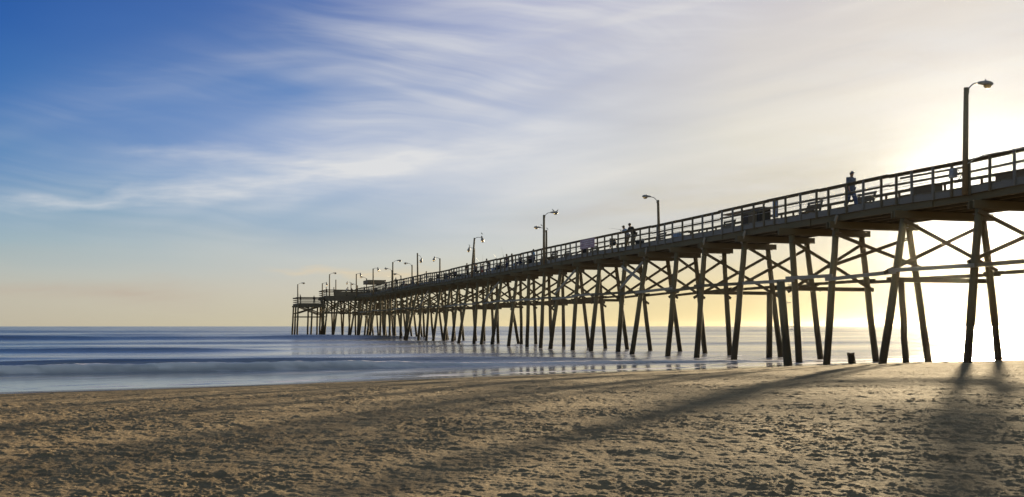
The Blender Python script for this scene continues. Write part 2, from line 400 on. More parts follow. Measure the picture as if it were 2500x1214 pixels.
# ------------------------------------------------------------------ sea
ca, sa = math.cos(R(17)), math.sin(R(17))
WAVES = [  # q0 (distance out), height, front width, back width, along-shore window (lo, hi), seed
 (55.0, .34, .75, 4.2, -4, 15, 1), (82.5, .34, 1.3, 7.0, -90, -2, 2), (112, .22, 1.6, 9, -120, 30, 6), (150, .62, 2.5, 12, -200, 26, 3),
 (205, .45, 4, 18, -300, 60, 4), (290, .5, 6, 26, -400, 200, 5), (66, .10, 1.0, 4, -20, 60, 8), (96, .12, 1.2, 5, -40, 80, 9)]
def sea_h(X, Y, RR):
    q = -sa * X + ca * Y; a = ca * X + sa * Y
    z = np.zeros_like(X)
    for q0, A, wf, wb, lo, hi, sd_ in WAVES:
        wob = (fbm(a * .035, q * 0 + sd_, 100 + sd_, 3) - .5) * q0 * .10
        t = q - q0 - wob
        amp = A * sst(lo - 20, lo, a) * (1 - sst(hi - 4, hi + 14, a)) * (.45 + .9 * fbm(a * .06, q * .01 + sd_, 140 + sd_, 2))
        z += amp * np.where(t < 0, np.exp(-(t / wf) ** 2), np.exp(-(t / wb) ** 2))
    # the little bore that breaks on the sand
    q0 = 45.4 - .000 * a + (fbm(a * .09, q * 0 + 5, 201, 3) - .5) * 1.6 + sst(-2, 22, a) * 3.4 - sst(-16, -34, a) * .8
    t = q - q0
    bore = np.where(t < 0, np.exp(-(t / .35) ** 2), np.exp(-(t / 1.5) ** 2))
    bamp = .38 * (1 - .62 * sst(4, 16, a)) * (1 - sst(22, 34, a) * .6)
    tex = fbm(a * .9, q * 2.2, 210, 4, .6)
    z += bore * bamp * (.75 + .5 * tex)
    z += (fbm(a * .12, q * .45, 220, 4) - .5) * .07 * sst(0, 6, q - q0)
    z += (fbm(a * .02, q * .07, 230, 3) - .5) * .5 * sst(90, 260, q) * (1 - sst(2500, 5000, RR))
    foam = bore * (.7 + .6 * sst(.35, .65, tex)) * (1 - .5 * sst(6, 20, a))
    # thin streaks of foam trailing behind the bore and over the swash
    tr = np.exp(-np.clip(t, 0, None) / 5.0) * (t > 0) * sst(.42, .7, fbm(a * .35, q * 1.5, 240, 4, .6))
    sw = (t < 0) * np.exp(t / 3.0) * sst(.52, .66, fbm(a * .25, q * 1.9, 250, 4, .6)) * .55
    dd = inland(X, Y)
    edge = np.exp(-((dd + .45) / .30) ** 2) * sst(.38, .56, fbm(a * .7, q * 1.6, 270, 4, .6)) + .6 * np.exp(-((dd + 1.6 + 1.2 * (fbm(a * .22, q * 0 + 3, 271, 3) - .5)) / .16) ** 2) * sst(.40, .6, fbm(a * .9, q * 2, 272, 3))
    foam = np.clip(foam + .75 * tr + sw + edge * (np.abs(dd) < 5), 0, 1)
    veil = np.clip(.45 + 1.1 * (fbm(a * .018, q * .05 + 3, 260, 3) - .4), 0, 1)
    for q0, A, wf, wb, lo, hi, sd_ in WAVES:
        wob = (fbm(a * .035, q * 0 + sd_, 100 + sd_, 3) - .5) * q0 * .10
        tt = q - q0 - wob; wn_ = sst(lo - 20, lo, a) * (1 - sst(hi - 4, hi + 14, a)) * min(1, A * 3.2)
        # shading of the rising face put into the colour, milky water around it
        veil = veil * (1 - .92 * wn_ * np.exp(-(np.where(tt < 0, tt / (wf * 1.5), tt / (wb * .38))) ** 2))
        veil = veil + .40 * wn_ * (tt < 0) * np.exp(-((tt + wf * 4) / (wf * 3.2)) ** 2)
    veil = np.clip(veil, 0, 1) * (.25 + .75 * (1 - sst(150, 320, q)))
    calm = 1 - sst(-1.2, .4, t)
    z = np.where(calm > .5, z * .6 + .012, z)
    return z, {'foam': foam, 'calm': calm, 'veil': veil}
mw, tw, bw = newmat('sea_water')
p = pos(tw)
mp = tw.nodes.new('ShaderNodeMapping'); tw.links.new(p, mp.inputs[0]); mp.inputs['Rotation'].default_value = (0, 0, R(-17))
pr = mp.outputs[0]
fo = tw.nodes.new('ShaderNodeAttribute'); fo.attribute_name = 'foam'
ca_ = tw.nodes.new('ShaderNodeAttribute'); ca_.attribute_name = 'calm'
s1 = noise(vscale(tw, pr, (.25, 1.6, 1)), 1.0, 6, .6, tree=tw)
s2 = noise(vscale(tw, pr, (.04, .16, 1)), 1.0, 4, .5, tree=tw)
s3 = noise(vscale(tw, pr, (.8, 5.0, 1)), 1.0, 4, .6, tree=tw)
base = ramp(tw, M('ADD', M('MULTIPLY', s1, .5, tree=tw), M('MULTIPLY', s2, .5, tree=tw), tree=tw), [(.34, (.034, .045, .072)), (.66, (.08, .105, .150))])
ve = tw.nodes.new('ShaderNodeAttribute'); ve.attribute_name = 'veil'
base = mixc(M('MULTIPLY', ve.outputs['Fac'], mapr(s1, .25, .75, .55, 1.0, tree=tw), tree=tw), base, (.56, .54, .60, 1), tree=tw)
base = mixc(fo.outputs['Fac'], base, (.86, .80, .86, 1), tree=tw)
tw.links.new(base, bw.inputs['Base Color'])
rg = M('SUBTRACT', mapr(s2, .3, .7, .16, .26, tree=tw), M('MULTIPLY', ve.outputs['Fac'], .12, tree=tw), tree=tw)
rg = M('ADD', M('MULTIPLY', rg, M('SUBTRACT', 1.0, ca_.outputs['Fac'], tree=tw), tree=tw), M('MULTIPLY', ca_.outputs['Fac'], .10, tree=tw), tree=tw)
rg = M('ADD', rg, M('MULTIPLY', fo.outputs['Fac'], .5, tree=tw), tree=tw)
tw.links.new(rg, bw.inputs['Roughness']); bw.inputs['IOR'].default_value = 1.33
hh = M('ADD', M('MULTIPLY', s1, .8, tree=tw), M('MULTIPLY', s3, .25, tree=tw), tree=tw)
bn = tw.nodes.new('ShaderNodeBump'); bn.inputs['Distance'].default_value = .30; tw.links.new(hh, bn.inputs['Height'])
tw.links.new(M('MULTIPLY', mapr(ca_.outputs['Fac'], 0, 1, 1, .06, tree=tw), mapr(ve.outputs['Fac'], .1, .9, .50, .19, tree=tw), tree=tw), bn.inputs['Strength']); tw.links.new(bn.outputs[0], bw.inputs['Normal'])
rs = []; r = 18.0
while r < 170: rs.append(r); r *= 1.0035
while r < 3300: rs.append(r); r *= 1.02
angs = np.concatenate([np.linspace(R(-95), R(-31), 60), np.linspace(R(-30), R(30), 520), np.linspace(R(31), R(95), 60)])
sea = polar_mesh('sea', np.array(rs), angs, sea_h, None, mw, False)
tag(sea, 'blue grey sea smoothed by a long exposure with low swells', 'sea', kind='structure')

# ------------------------------------------------------------------ pier frame of reference
# front rail line: the pier runs straight out to sea, vanishing at px 440
DX0 = 32.4
d_ = Vector(((440 - 1250) / F, 1, 0)).normalized()       # seaward
c_ = Vector((d_.y, -d_.x, 0))                              # across the deck, away from the camera
def FR(Yf): return Vector((DX0 + (440 - 1250) / F * Yf, Yf, 0))
def yf(px): return F * DX0 / (px - 440)
def PW(Yf, w_, z): q = FR(Yf) + c_ * w_; q.z = z; return q
def at(px, w_, z=0.0):
    """point w_ metres behind the front rail seen at picture column px"""
    D = DX0 + w_ / c_.x; Y = F * D / (px - 440); return Vector(((px - 1250) / F * Y, Y, z))
def w_of(Yf, px):
    m = (px - 1250) / F; f = FR(Yf); return (m * f.y - f.x) / (c_.x - m * c_.y)
RPX = [2500,2349,2180,2020,1985,1900,1789,1665,1611,1480,1400,1331,1260,1187,1137,1080,1033,975,935,912,885,873,860]
RPY = [357,393,424,458,465.6,483,507.8,534.7,547,574,590,606,621,638,648,661.5,669,682.4,691.7,698,702,705,709]
_r = [(x, (HOR - y) / (x - 440) * DX0 + H_EYE) for x, y in zip(RPX, RPY)]
_yy = [0] + [yf(x) for x, z in _r] + [300]; _zz = [_r[0][1]] + [z for x, z in _r] + [_r[-1][1]]
def railz(Yf): return float(np.interp(Yf, _yy, _zz))
WD = 4.25; DECK = 1.12
DEND = 186.0
def px_of(q): return 1250 + F * q.x / q.y
def deckz(Yf): return railz(Yf) - DECK
UP = Vector((0, 0, 1))
pier = empty('fishing_pier', PW(45, 2.2, 0) * 1.0)
tag(pier, 'long weathered timber fishing pier on crossed piles running from sand into the sea', 'pier')
PI_ = Matrix.Translation(-pier.location)
def pb(mb, name, mat, parent=None, smooth=False):
    """build a part of the pier: coordinates in the world, stored relative to the pier"""
    L = pier.location; par = parent or pier
    mb.v = [(x - L.x, y - L.y, z - L.z) for x, y, z in mb.v]
    return mb.build(name, mat, par, smooth)

# bents: (front px top, front px base, back px top, back px base)
BENTS = [(2387, 2357, 2610, 2650), (2205, 2148, 2400, 2445), (2037, 2013, 2219, 2270), (1927, 1948, 2103, 2137), (1815, 1785, 1970, 2004),
 (1717.5, 1694, 1875, 1904), (1650, 1625.6, 1769, 1784), (1577, 1539, 1698, 1722), (1524, 1504.7, 1630, 1662), (1462, 1440, 1563, 1588),
 (1409, 1393.7, 1504, 1532), (1368, 1339, 1463, 1478), (1327, 1315.6, 1417, 1438), (1289, 1283, 1375, 1376.5), (1260, 1239, 1341, 1347),
 (1223.5, 1198, 1304, 1308.7), (1192, 1171.6, 1272, 1274), (1165, 1153.7, 1239, 1267), (1142, 1117, 1214, 1216), (1118, 1101.5, None, None),
 (1097.5, 1080, None, None), (1074, 1055, None, None), (1048, 1038, None, None), (1031, 1019, None, None), (1018, 990, None, None), (1006, 986, None, None)]
bl = []
for Yf_ in (20, 24.3, 28.6, 32.8, 36.8):
    bl.append((Yf_, .6, 4.3, .6))
for ft, fb, bt, bb in BENTS:
    Y_ = yf(ft)
    def leanof(top, pxb):
        m = (pxb - 1250) / F; return (m * top.y - top.x) / (c_.x - m * c_.y)
    lf = -leanof(PW(Y_, 0, 0), fb)
    if bt is None: wb, lb = 4.2 + random.uniform(-.2, .2), random.uniform(0, 1.2)
    else: wb = min(w_of(Y_, bt), 4.75); lb = leanof(PW(Y_, w_of(Y_, bt), 0), bb)
    bl.append((Y_, lf, wb, lb))
Y_ = bl[-1][0] + 3.4
while Y_ < DEND:
    bl.append((Y_, random.choice((.2, .6, .9, 1.2)), 4.3 + random.uniform(-.2, .2), random.uniform(.1, 1.3))); Y_ += random.uniform(3.2, 4.1)
def pile(top, base, r0, r1, name='piling', parent=None, mat=None):
    mb = MB(); n = 5; pts = []; rr = []
    for k in range(n + 1):
        t = k / n; q = Vector(top).lerp(Vector(base), t)
        q += Vector((random.uniform(-1, 1), random.uniform(-1, 1), 0)) * .02 * (0 < k < n)
        pts.append(q); rr.append((r0 + (r1 - r0) * t) * random.uniform(.97, 1.03))
    mb.tube(pts, rr, 12)
    return pb(mb, name, mat or M_PILE, parent, True)
WZ = 4.4
def onpile(T, B, z): t = (T.z - z) / (T.z - B.z); return T.lerp(B, t)
feet = []; pil = []
for i, (Y_, lf, wb, lb) in enumerate(bl):
    rz = railz(Y_); zt = rz - 1.72
    hgt = zt / (zt - 0.2)
    T1 = PW(Y_, .12, zt); B1 = PW(Y_, .12 - lf * hgt, -.3); B1 = T1 + (B1 - T1) * 1.08
    T2 = PW(Y_, wb - .05, zt); B2 = PW(Y_, wb + lb * hgt, -.3); B2 = T2 + (B2 - T2) * 1.08
    # small seaward scatter so that no two piles stand quite alike
    for q in (B1, B2): q += d_ * random.uniform(-.12, .12)
    pile(T1, B1, .155, .185); pile(T2, B2, .15, .18)
    pil.append((T1, B1, T2, B2)); feet += [B1, B2]
    # caps: one timber each side of the pile heads, the second a step lower
    mb = MB()
    e0 = random.uniform(.35, .8); e1 = random.uniform(.3, .55)
    for s_, dz_ in ((-1, 0), (1, -.0)):
        a = PW(Y_, -e0 * (1 if s_ < 0 else .7), rz - 1.93 + dz_) + d_ * .21 * s_; b = PW(Y_, wb + e1, rz - 1.93 + dz_) + d_ * .21 * s_
        mb.beam(a, b, .09, .33, side=d_)
    pb(mb, 'pile_cap', M_CAP)
    # X brace between the two leaning piles
    k = random.random()
    za, zb = rz - 2.35 + random.uniform(-.15, .1), (4.95 if i < 8 else 4.5) + random.uniform(-.3, .25)
    if i > 7 and k < .75: zb = 4.0 + random.uniform(-.3, .3)
    for s_, (p0, p1) in ((-1, ((T1, B1, za), (T2, B2, zb))), (1, ((T2, B2, za - .05), (T1, B1, zb + random.uniform(-.1, .1))))):
        a = onpile(*p0); b = onpile(*p1); e = (b - a).normalized() * random.uniform(.15, .55)
        mb = MB(); mb.beam(a - e * .5 + d_ * .2 * s_, b + e + d_ * .2 * s_, .075, .165, side=d_); pb(mb, 'cross_brace', M_TIMB)
    if i > 4 and k > .25:     # extra horizontal tie low down across the bent
        z_ = WZ - .32 + random.uniform(-.12, .08)
        a = onpile(T1, B1, z_) - c_ * random.uniform(.2, .5); b = onpile(T2, B2, z_) + c_ * random.uniform(.2, .6)
        mb = MB(); mb.beam(a + d_ * .21, b + d_ * .21, .08, .22, side=d_); pb(mb, 'cross_tie', M_TIMB)
# longitudinal walers along both faces, lapping from pile to pile
for i in range(len(pil) - 1):
    for j, off in ((0, -1), (2, 1)):
        if j == 2 and i > 24 and random.random() < .35: continue
        zz = WZ + random.uniform(-.07, .07)
        a = onpile(pil[i][j], pil[i][j + 1], zz); b = onpile(pil[i + 1][j], pil[i + 1][j + 1], zz + random.uniform(-.12, .10))
        e = (b - a).normalized() * random.uniform(.25, .6)
        mb = MB(); mb.beam(a - e + c_ * off * (.22 + .045 * (i % 2)), b + e + c_ * off * (.22 + .045 * (i % 2)), .08, .175, side=c_)
        pb(mb, 'waler', M_NEW if (j == 0 and random.random() < (.5 if i < 22 else .2)) else M_TIMB)
for ia, za, ib, zb in ((15, 6.5, 16, 4.7), (20, 6.4, 21, 4.6), (12, 6.4, 13, 4.7), (13, 6.3, 12, 5.2), (27, 6.5, 28, 4.6)):
    a = onpile(pil[ia][0], pil[ia][1], za) - c_ * .24; b = onpile(pil[ib][0], pil[ib][1], zb) - c_ * .24
    mb = MB(); mb.beam(a, b, .08, .2, side=c_); pb(mb, 'cross_brace', M_NEW)
# struts from pile head to the fascia
for i in (7, 9, 10, 12):
    T, B = pil[i][0], pil[i][1]
    mb = MB(); mb.beam(onpile(T, B, T.z - .45) - c_ * .2, PW(bl[i][0] - .42, -.16, T.z + .22), .08, .16, side=c_); pb(mb, 'knee_strut', M_NEW)
# bolts and spikes left in the nearer piles
for i in range(4, 14):
    for j in (0, 2):
        for k in range(random.choice((2, 3, 4))):
            q = onpile(pil[i][j], pil[i][j + 1], random.choice((6.6, 6.4, 5.9, 4.6, 4.1, 3.6)) + random.uniform(-.1, .1)); s_ = random.choice((-1, 1))
            mb = MB(); mb.tube([q, q + c_ * s_ * random.uniform(.26, .38) + d_ * .05], .014, 6); pb(mb, 'bolt', M_METAL)
# odd piles
def ground(x, y): return float(beach_z(inland(np.array([x]), np.array([y])))[0])
def pile_px(px0, py0, px1, py1, Y0, Y1, r, mat=None, name='piling', parent=None):
    T = Vector(((px0 - 1250) / F * Y0, Y0, H_EYE + (HOR - py0) * Y0 / F)); B = Vector(((px1 - 1250) / F * Y1, Y1, H_EYE + (HOR - py1) * Y1 / F))
    return T, T + (B - T) * 1.15
T, B = pile_px(2200, 688, 2212, 887, 46.8, 46.6, .15); pile(T, B, .14, .15)
# stringers, deck, fascia
mb = MB(); Ys = list(np.arange(14, DEND, 4.2)) + [DEND]
for a, b in zip(Ys[:-1], Ys[1:]):
    for k, w_ in enumerate((.02, .9, 1.75, 2.6, 3.5, WD - .05)):
        z0, z1 = railz(a) - 1.595, railz(b) - 1.595
        o = .05 * ((int(a / 4.2) + k) % 2)
        mb.beam(PW(a - .2, w_ + o, z0), PW(b + .2, w_ + o, z1), .09, .33, side=c_)
pb(mb, 'stringers', M_CAP)
mb = MB(); y = 14.0
while y < DEND:     # deck boards, laid across with narrow gaps, ends ragged
    z = deckz(y) - .025 + random.uniform(-.004, .004)
    wd = .285 if y < 90 else 1.1
    mb.beam(PW(y, -.10 + random.uniform(-.04, .03), z), PW(y, WD + .1 + random.uniform(-.04, .04), z), wd * .949, .045, side=d_)
    y += (wd + .012) * .949
pb(mb, 'deck', M_DECK)
def rail_run(w_, sgn, name_f, y0=14.0, y1=DEND):
    mb = MB(); y = y0
    while y < y1:
        L = random.choice((3.6, 4.3, 4.9)) ; e = min(y + L, y1)
        j = random.uniform(-.025, .025)
        mb.beam(PW(y, w_ - sgn * .07, railz(y) - 1.27 + j), PW(e - .01, w_ - sgn * .07, railz(e) - 1.27 + j + random.uniform(-.02, .02)), .05, .31, side=c_)
        y = e
    return pb(mb, name_f, M_FASC)
rail_run(0, 1, 'fascia_board'); rail_run(WD, -1, 'fascia_board')
def railing(w_, sgn):
    root = MB(); y = 14.0
    while y < DEND:
        e = min(y + random.choice((3.7, 4.4, 5.0)), DEND)
        j = random.uniform(-.03, .03)
        root.beam(PW(y, w_, railz(y) - .025 + j), PW(e, w_, railz(e) - .025 + j), .19, .05, side=c_)       # flat cap
        root.beam(PW(y, w_ + sgn * .045, railz(y) - .10 + j), PW(e, w_ + sgn * .045, railz(e) - .10 + j), .04, .10, side=c_)
        root.beam(PW(y, w_ + sgn * .045, railz(y) - .50 + j), PW(e, w_ + sgn * .045, railz(e) - .50 + j), .04, .10, side=c_)
        y = e
    o = pb(root, 'railing', M_RAIL)
    if sgn > 0:
        root2 = MB(); ya, yb = yf(2352), yf(2196); root2.beam(PW(ya, w_ + .045, railz(ya) - .27), PW(yb, w_ + .045, railz(yb) - .27), .04, .09, side=c_); pb(root2, 'extra_rail', M_RAIL, o)
    # thin cables strung along the middle rail
    mb = MB(); ys = list(np.arange(14, DEND, 2.6))
    for dz_ in (-.40, -.63):
        pts = [PW(y, w_ + sgn * .08, railz(y) + dz_ + .025 * math.sin(y * 1.9 + dz_ * 9)) for y in ys]
        mb.tube(pts, .011, 5)
    pb(mb, 'cable', M_WIREL if sgn > 0 else M_WIRE)
    ys = []; y = 15.0
    while y < DEND:
        ys.append(y); y += random.choice((1.02, 1.08, 1.25, 1.3, 1.36, 1.4)) * .949
    return o, ys
fr, fy = railing(0, 1); br, by = railing(WD, -1)
def post_mb(mb, y, w_, sgn):
    z = railz(y); mb.beam(PW(y, w_ - sgn * .14, z - 1.46 + random.uniform(-.03, .02)), PW(y + random.uniform(-.025, .025), w_ - sgn * .14 + random.uniform(-.02, .02), z - .052), .10, .10, side=c_)
fy_vis = [y for y in fy if y > 36]
for y in fy_vis[:97]:
    mb = MB(); post_mb(mb, y, 0.0, 1); pb(mb, 'rail_post', M_FASC if random.random() < .35 else M_RAIL, fr)
mb = MB()
for y in [q for q in fy if q <= 36] + fy_vis[97:]: post_mb(mb, y, 0.0, 1)
tag(pb(mb, 'rail_post_row', M_RAIL, fr), kind='stuff')
mb = MB()
for y in by: post_mb(mb, y, WD, -1)
tag(pb(mb, 'rail_post_row', M_RAIL, br), kind='stuff')
# hanging stub of timber and blocks under the deck near the second bents
for px, z0, z1 in ((2079, 6.6, 6.15), (1240, 6.6, 6.2)):
    q = at(px, 1.9); mb = MB(); mb.beam((q.x, q.y, 7.1), (q.x, q.y, z1), .2, .12); pb(mb, 'hanging_block', M_TIMB)

# ------------------------------------------------------------------ pier head: level platform, then a lower T
def platform(w0, w1, y0, y1, zr, open_front=True, name='head_deck', panel=False):
    """deck between w0..w1 across and y0..y1 out; railing on its edges"""
    mb = MB(); n = 12
    mb.beam(PW(y0, (w0 + w1) / 2, zr - 1.145), PW(y1, (w0 + w1) / 2, zr - 1.145), w1 - w0, .05, side=c_)
    for w_ in np.linspace(w0 + .1, w1 - .1, 5): mb.beam(PW(y0, w_, zr - 1.32), PW(y1, w_, zr - 1.32), .1, .3, side=c_)
    for y in np.linspace(y0 + .2, y1 - .2, 4): mb.beam(PW(y, w0 - .2, zr - 1.62), PW(y, w1 + .2, zr - 1.62), .12, .3, side=d_)
    pb(mb, name, M_DECK)
    mb = MB()
    cs = [(w0, y0), (w1, y0), (w1, y1), (w0, y1)]
    edges = [(0, 1), (1, 2), (2, 3), (3, 0)]
    for a, b in edges:
        A = PW(cs[a][1], cs[a][0], 0); B = PW(cs[b][1], cs[b][0], 0)
        L = (B - A).length; nn = max(2, int(L / 1.5))
        for zz, h in ((zr - .03, .07), (zr - .12, .12), (zr - .5, .1), (zr - .85, .1), (zr - 1.28, .3)):
            mb.beam(A + UP * zz, B + UP * zz, .05 if zz != zr - .03 else .18, h)
        for k in range(nn + 1):
            q = A.lerp(B, k / nn); mb.beam(q + UP * (zr - 1.42), q + UP * zr, .1, .1)
        if panel and (a, b) == (0, 1):
            for zz in (.20, .55, .72, .89, 1.06, 1.5, 1.67, 1.84, 2.0):
                mb.beam(A.lerp(B, .0 if zz > 1.4 else .12) + UP * (zr - zz), B.lerp(A, .02) + UP * (zr - zz), .04, .165)
            mb.beam(A.lerp(B, .6) + UP * (zr - .37), B + UP * (zr - .37), .04, .165); mb.beam(A.lerp(B, .1) + UP * (zr - .37), A.lerp(B, .22) + UP * (zr - .37), .04, .165)
    pb(mb, 'head_railing', M_RAIL)
ZH = railz(190) - .02
ZL = H_EYE + 5.22
platform(-5.3, 7.5, DEND, DEND + 9.5, ZH, panel=True)
platform(-10.3, -5.5, DEND + 1.2, DEND + 9.0, ZL)
head_px = [(-10.2, 0), (-10.2, 4), (-10.2, 7.6), (-7.9, 3.5), (-7.6, .4), (-5.6, 0.3), (-5.6, 4), (-5.6, 8)]
for w_, yo in head_px:
    T = PW(DEND + 1.3 + yo, w_, ZL - 1.5); B = PW(DEND + 1.3 + yo, w_ - .15 + random.uniform(-.2, .3), -1.2); pile(T, B, .16, .18)
for w_ in (-4.9, -3.0, -1.2, .8, 2.8, 4.8, 6.8):
    for yo in (.3, 4.6, 9):
        T = PW(DEND + yo, w_, ZH - 1.6); B = PW(DEND + yo, w_ + random.choice((-1, 1)) * random.uniform(.1, 1.1), -1.2); pile(T, B, .15, .18)
for yo in (.3, 4.6, 9):
    for a, b in ((-4.9, -1.2), (-1.2, 2.8), (2.8, 6.8)):
        for za, zb in ((6.8, 4.5), (4.5, 6.8)):
            mb = MB(); mb.beam(PW(DEND + yo + .2, a, za), PW(DEND + yo + .2, b, zb), .08, .22, side=d_); pb(mb, 'cross_brace', M_TIMB)
    mb = MB(); mb.beam(PW(DEND + yo - .2, -5.3, 4.4), PW(DEND + yo - .2, 7.3, 4.3), .08, .22, side=d_); pb(mb, 'cross_tie', M_TIMB)
for w_ in (-4.9, -1.2, 2.8, 6.8):
    for ya, yb in ((.3, 4.6), (4.6, 9)):
        for za, zb in ((6.7, 4.4), (4.4, 6.7), (4.2, 4.3)):
            mb = MB(); mb.beam(PW(DEND + ya, w_ - .2, za), PW(DEND + yb, w_ - .2, zb), .08, .22, side=c_); pb(mb, 'cross_brace', M_TIMB)
for yo in (0, 4, 7.6):
    for za, zb in ((5.9, 4.0), (4.2, 5.7)):
        mb = MB(); mb.beam(PW(DEND + 1.5 + yo, -10.3, za), PW(DEND + 1.5 + yo, -5.5, zb), .08, .2, side=d_); pb(mb, 'cross_brace', M_TIMB)
    mb = MB(); mb.beam(PW(DEND + 1.1 + yo, -10.5, 3.6), PW(DEND + 1.1 + yo, -5.2, 3.6), .07, .16, side=d_); pb(mb, 'cross_tie', M_TIMB)

# ------------------------------------------------------------------ loose piles in the sand
def stump(px0, py0, px1, py1, Y0, Y1, r, label, bolts=False):
    T, B = pile_px(px0, py0, px1, py1, Y0, Y1, r)
    root = empty('pile_stump', (B.x, B.y, B.z)); tag(root, label, 'pile stump')
    mb = MB(); pts = []; rr = []
    for k in range(7):
        t = k / 6; pts.append((T.lerp(B, t) - B)); rr.append(r * (.94 + .1 * t) * random.uniform(.96, 1.04))
    mb.tube(pts, rr, 14)
    for k in range(14):     # ragged weathered rim
        a = k / 14 * 6.283; mb.box(pts[0] + Vector((math.cos(a), math.sin(a), 0)) * r * .8 + UP * random.uniform(-.02, .04), (r * .3, r * .3, .1))
    mb.build('trunk', M_PILE, root, True)
    if bolts:
        for z in (.35, 1.0, 2.2, 2.35):
            b_ = MB(); q = T.lerp(B, z / (T.z - B.z)) - B; b_.tube([q - c_ * .05, q + c_ * (r + .28)], .016, 6); b_.build('bolt', M_METAL, root)
    return root
stump(1879, 716, 1878, 873, 62.0, 62.4, .19, 'straight cut off pile standing just behind the tall stump, flat top below the deck')
stump(1906, 691, 1924, 892, 50.6, 50.0, .21, 'thick leaning cut off pile with rusty bolts beside a pier leg at the water edge', True)
stump(2077, 865, 2080, 886, 51.0, 51.0, .19, 'short dark stub of an old pile poking out of the wet sand under the pier')

# ------------------------------------------------------------------ lamps
lamps = {}
def lamp(px, py_top, w_, side, kind, label, tilt=0.0, armlen=.82, s=1.0, base_z=None, group='tall lamp posts along the pier'):
    g = at(px, w_)
    Yf_ = g.y
    bz = deckz(min(Yf_, 185)) - .35 if base_z is None else base_z
    ztop = H_EYE + (HOR - py_top) * g.y / F
    root = empty('street_lamp', (g.x, g.y, bz)); tag(root, label, 'street lamp', group)
    h = ztop - bz
    tx = c_ * tilt
    mb = MB(); mb.tube([Vector((0, 0, 0)), tx * .5 + UP * h * .5, tx + UP * h], [.125, .11, .095], 12); mb.build('pole', M_POLE, root, True)
    top = tx + UP * (h - .12); a = c_ * side
    if kind == 'cobra':
        mb = MB(); pts = [top + a * .06, top + a * .2 + UP * .18, top + a * armlen * .45 + UP * .31, top + a * armlen * .72 + UP * .34]; mb.tube(pts, .028, 7)
        mb.box(top + a * .09, (.08, .08, .22)); mb.build('arm', M_METAL, root, True)
        e = pts[-1]
        ang = math.atan2(a.y, a.x); rot = Matrix.Rotation(ang, 3, 'Z')
        mb = MB(); L = .76; n = 9; vs = []; fs = []
        secs = [(0, .04, .06), (.08, .065, .085), (.3, .11, .12), (.55, .155, .145), (.75, .165, .15), (.92, .12, .11), (1.0, .02, .02)]
        for t, hw, hh_ in secs:
            for k in range(12):
                an = 2 * math.pi * k / 12; zz = math.sin(an) * hh_; zz = zz if zz > 0 else zz * .35
                vs.append(e + rot @ Vector((t * L, math.cos(an) * hw, zz)))
        for j in range(len(secs) - 1):
            for k in range(12): fs.append((j * 12 + k, j * 12 + (k + 1) % 12, (j + 1) * 12 + (k + 1) % 12, (j + 1) * 12 + k))
        fs += [tuple(range(11, -1, -1)), tuple(range(len(secs) * 12 - 12, len(secs) * 12))]
        mb.add(vs, fs); mb.tube([e + a * .4 + UP * .1, e + a * .4 + UP * .2], .035, 8)
        hd = mb.build('lamp_head', M_METAL, root, True)
        mb = MB(); mb.ball(e + a * .50 + UP * -.05, (.19, .13, .125), rot=rot); mb.build('lens', M_GLASS, root, True)
        lamps[px] = root.location + e + a * .55 + UP * .13
    elif kind == 'bell':
        mb = MB(); pts = [top + a * .05, top + a * .2 + UP * .16, top + a * .35 + UP * .2, top + a * armlen + UP * .2]; mb.tube(pts, .03, 7); mb.build('arm', M_METAL, root, True)
        e = pts[-1]
        mb = MB(); dn = (a * .25 - UP).normalized()
        mb.tube([e - dn * .18, e - dn * .1, e + dn * .02, e + dn * .2, e + dn * .36], [.05, .09, .10, .17, .20], 12); mb.build('lamp_head', M_METAL, root, True)
        mb = MB(); mb.ball(e + dn * .42, (.15, .15, .17)); mb.build('lens', M_GLASS, root, True)
        lamps[px] = root.location + e + UP * .22
    elif kind == 'drop':
        mb = MB(); q = top - UP * .28; pts = [q, q + a * .12 + UP * .1, q + a * .3 + UP * .08, q + a * .45 - UP * .12, q + a * .58 - UP * .36]; mb.tube(pts, .028, 7); mb.build('arm', M_METAL, root, True)
        e = pts[-1]; dn = (Vector(pts[-1]) - Vector(pts[-2])).normalized()
        dn = (dn - a * .7).normalized()
        mb = MB(); mb.tube([e - dn * .1, e + dn * .05, e + dn * .3, e + dn * .42], [.06, .12, .2, .21], 12); mb.build('lamp_head', M_METAL, root, True)
        mb = MB(); mb.ball(e + dn * .45, (.16, .16, .14)); mb.build('lens', M_GLASS, root, True)
    else:
        lamps[px] = root.location + top + UP * .12
    return root
lamp(2356, 214, -.27, 1, 'cobra', 'tallest and nearest lamp post, one curved arm and a long head with a clear bowl', tilt=.06, armlen=.82)
lamp(1610, 489, WD + .15, -1, 'cobra', 'lamp post behind the two leaning anglers with its arm pointing left', tilt=-.12)
lamp(1328, 525, -.27, 1, 'cobra', 'lamp post with a long arm to the right and two birds on its head')
lamp(1334, 562, WD + .15, -1, 'cobra', 'lamp post just behind the tall one carrying the two birds, its flat head pointing left')
lamp(1151, 581, -.27, 1, 'bell', 'leaning lamp post with a bell shaped head to the right and a bird on it', tilt=.35, armlen=.85)
lamp(1158, 607, WD + .15, -1, 'bell', 'short looking post beside the leaning one, bell head pointing left', armlen=.65)
lamp(1074, 631, WD + .15, -1, 'bell', 'lamp post with a bell head on a straight arm to the left, standing alone', armlen=.8)
lamp(1020, 618, -.27, 1, 'drop', 'tall lamp post whose head hangs from a drooping arm', tilt=-.05)
lamp(1006, 647, WD + .15, -1, 'cobra', 'lamp post with a long head pointing left, just left of the drooping one')
lamp(959, 640, -.27, 1, 'cobra', 'lamp post with long head to the right, beside the shelter')
lamp(957, 660, WD + .15, -1, 'cobra', 'lamp head pointing left seen behind the post right of the shelter, a bird on it')
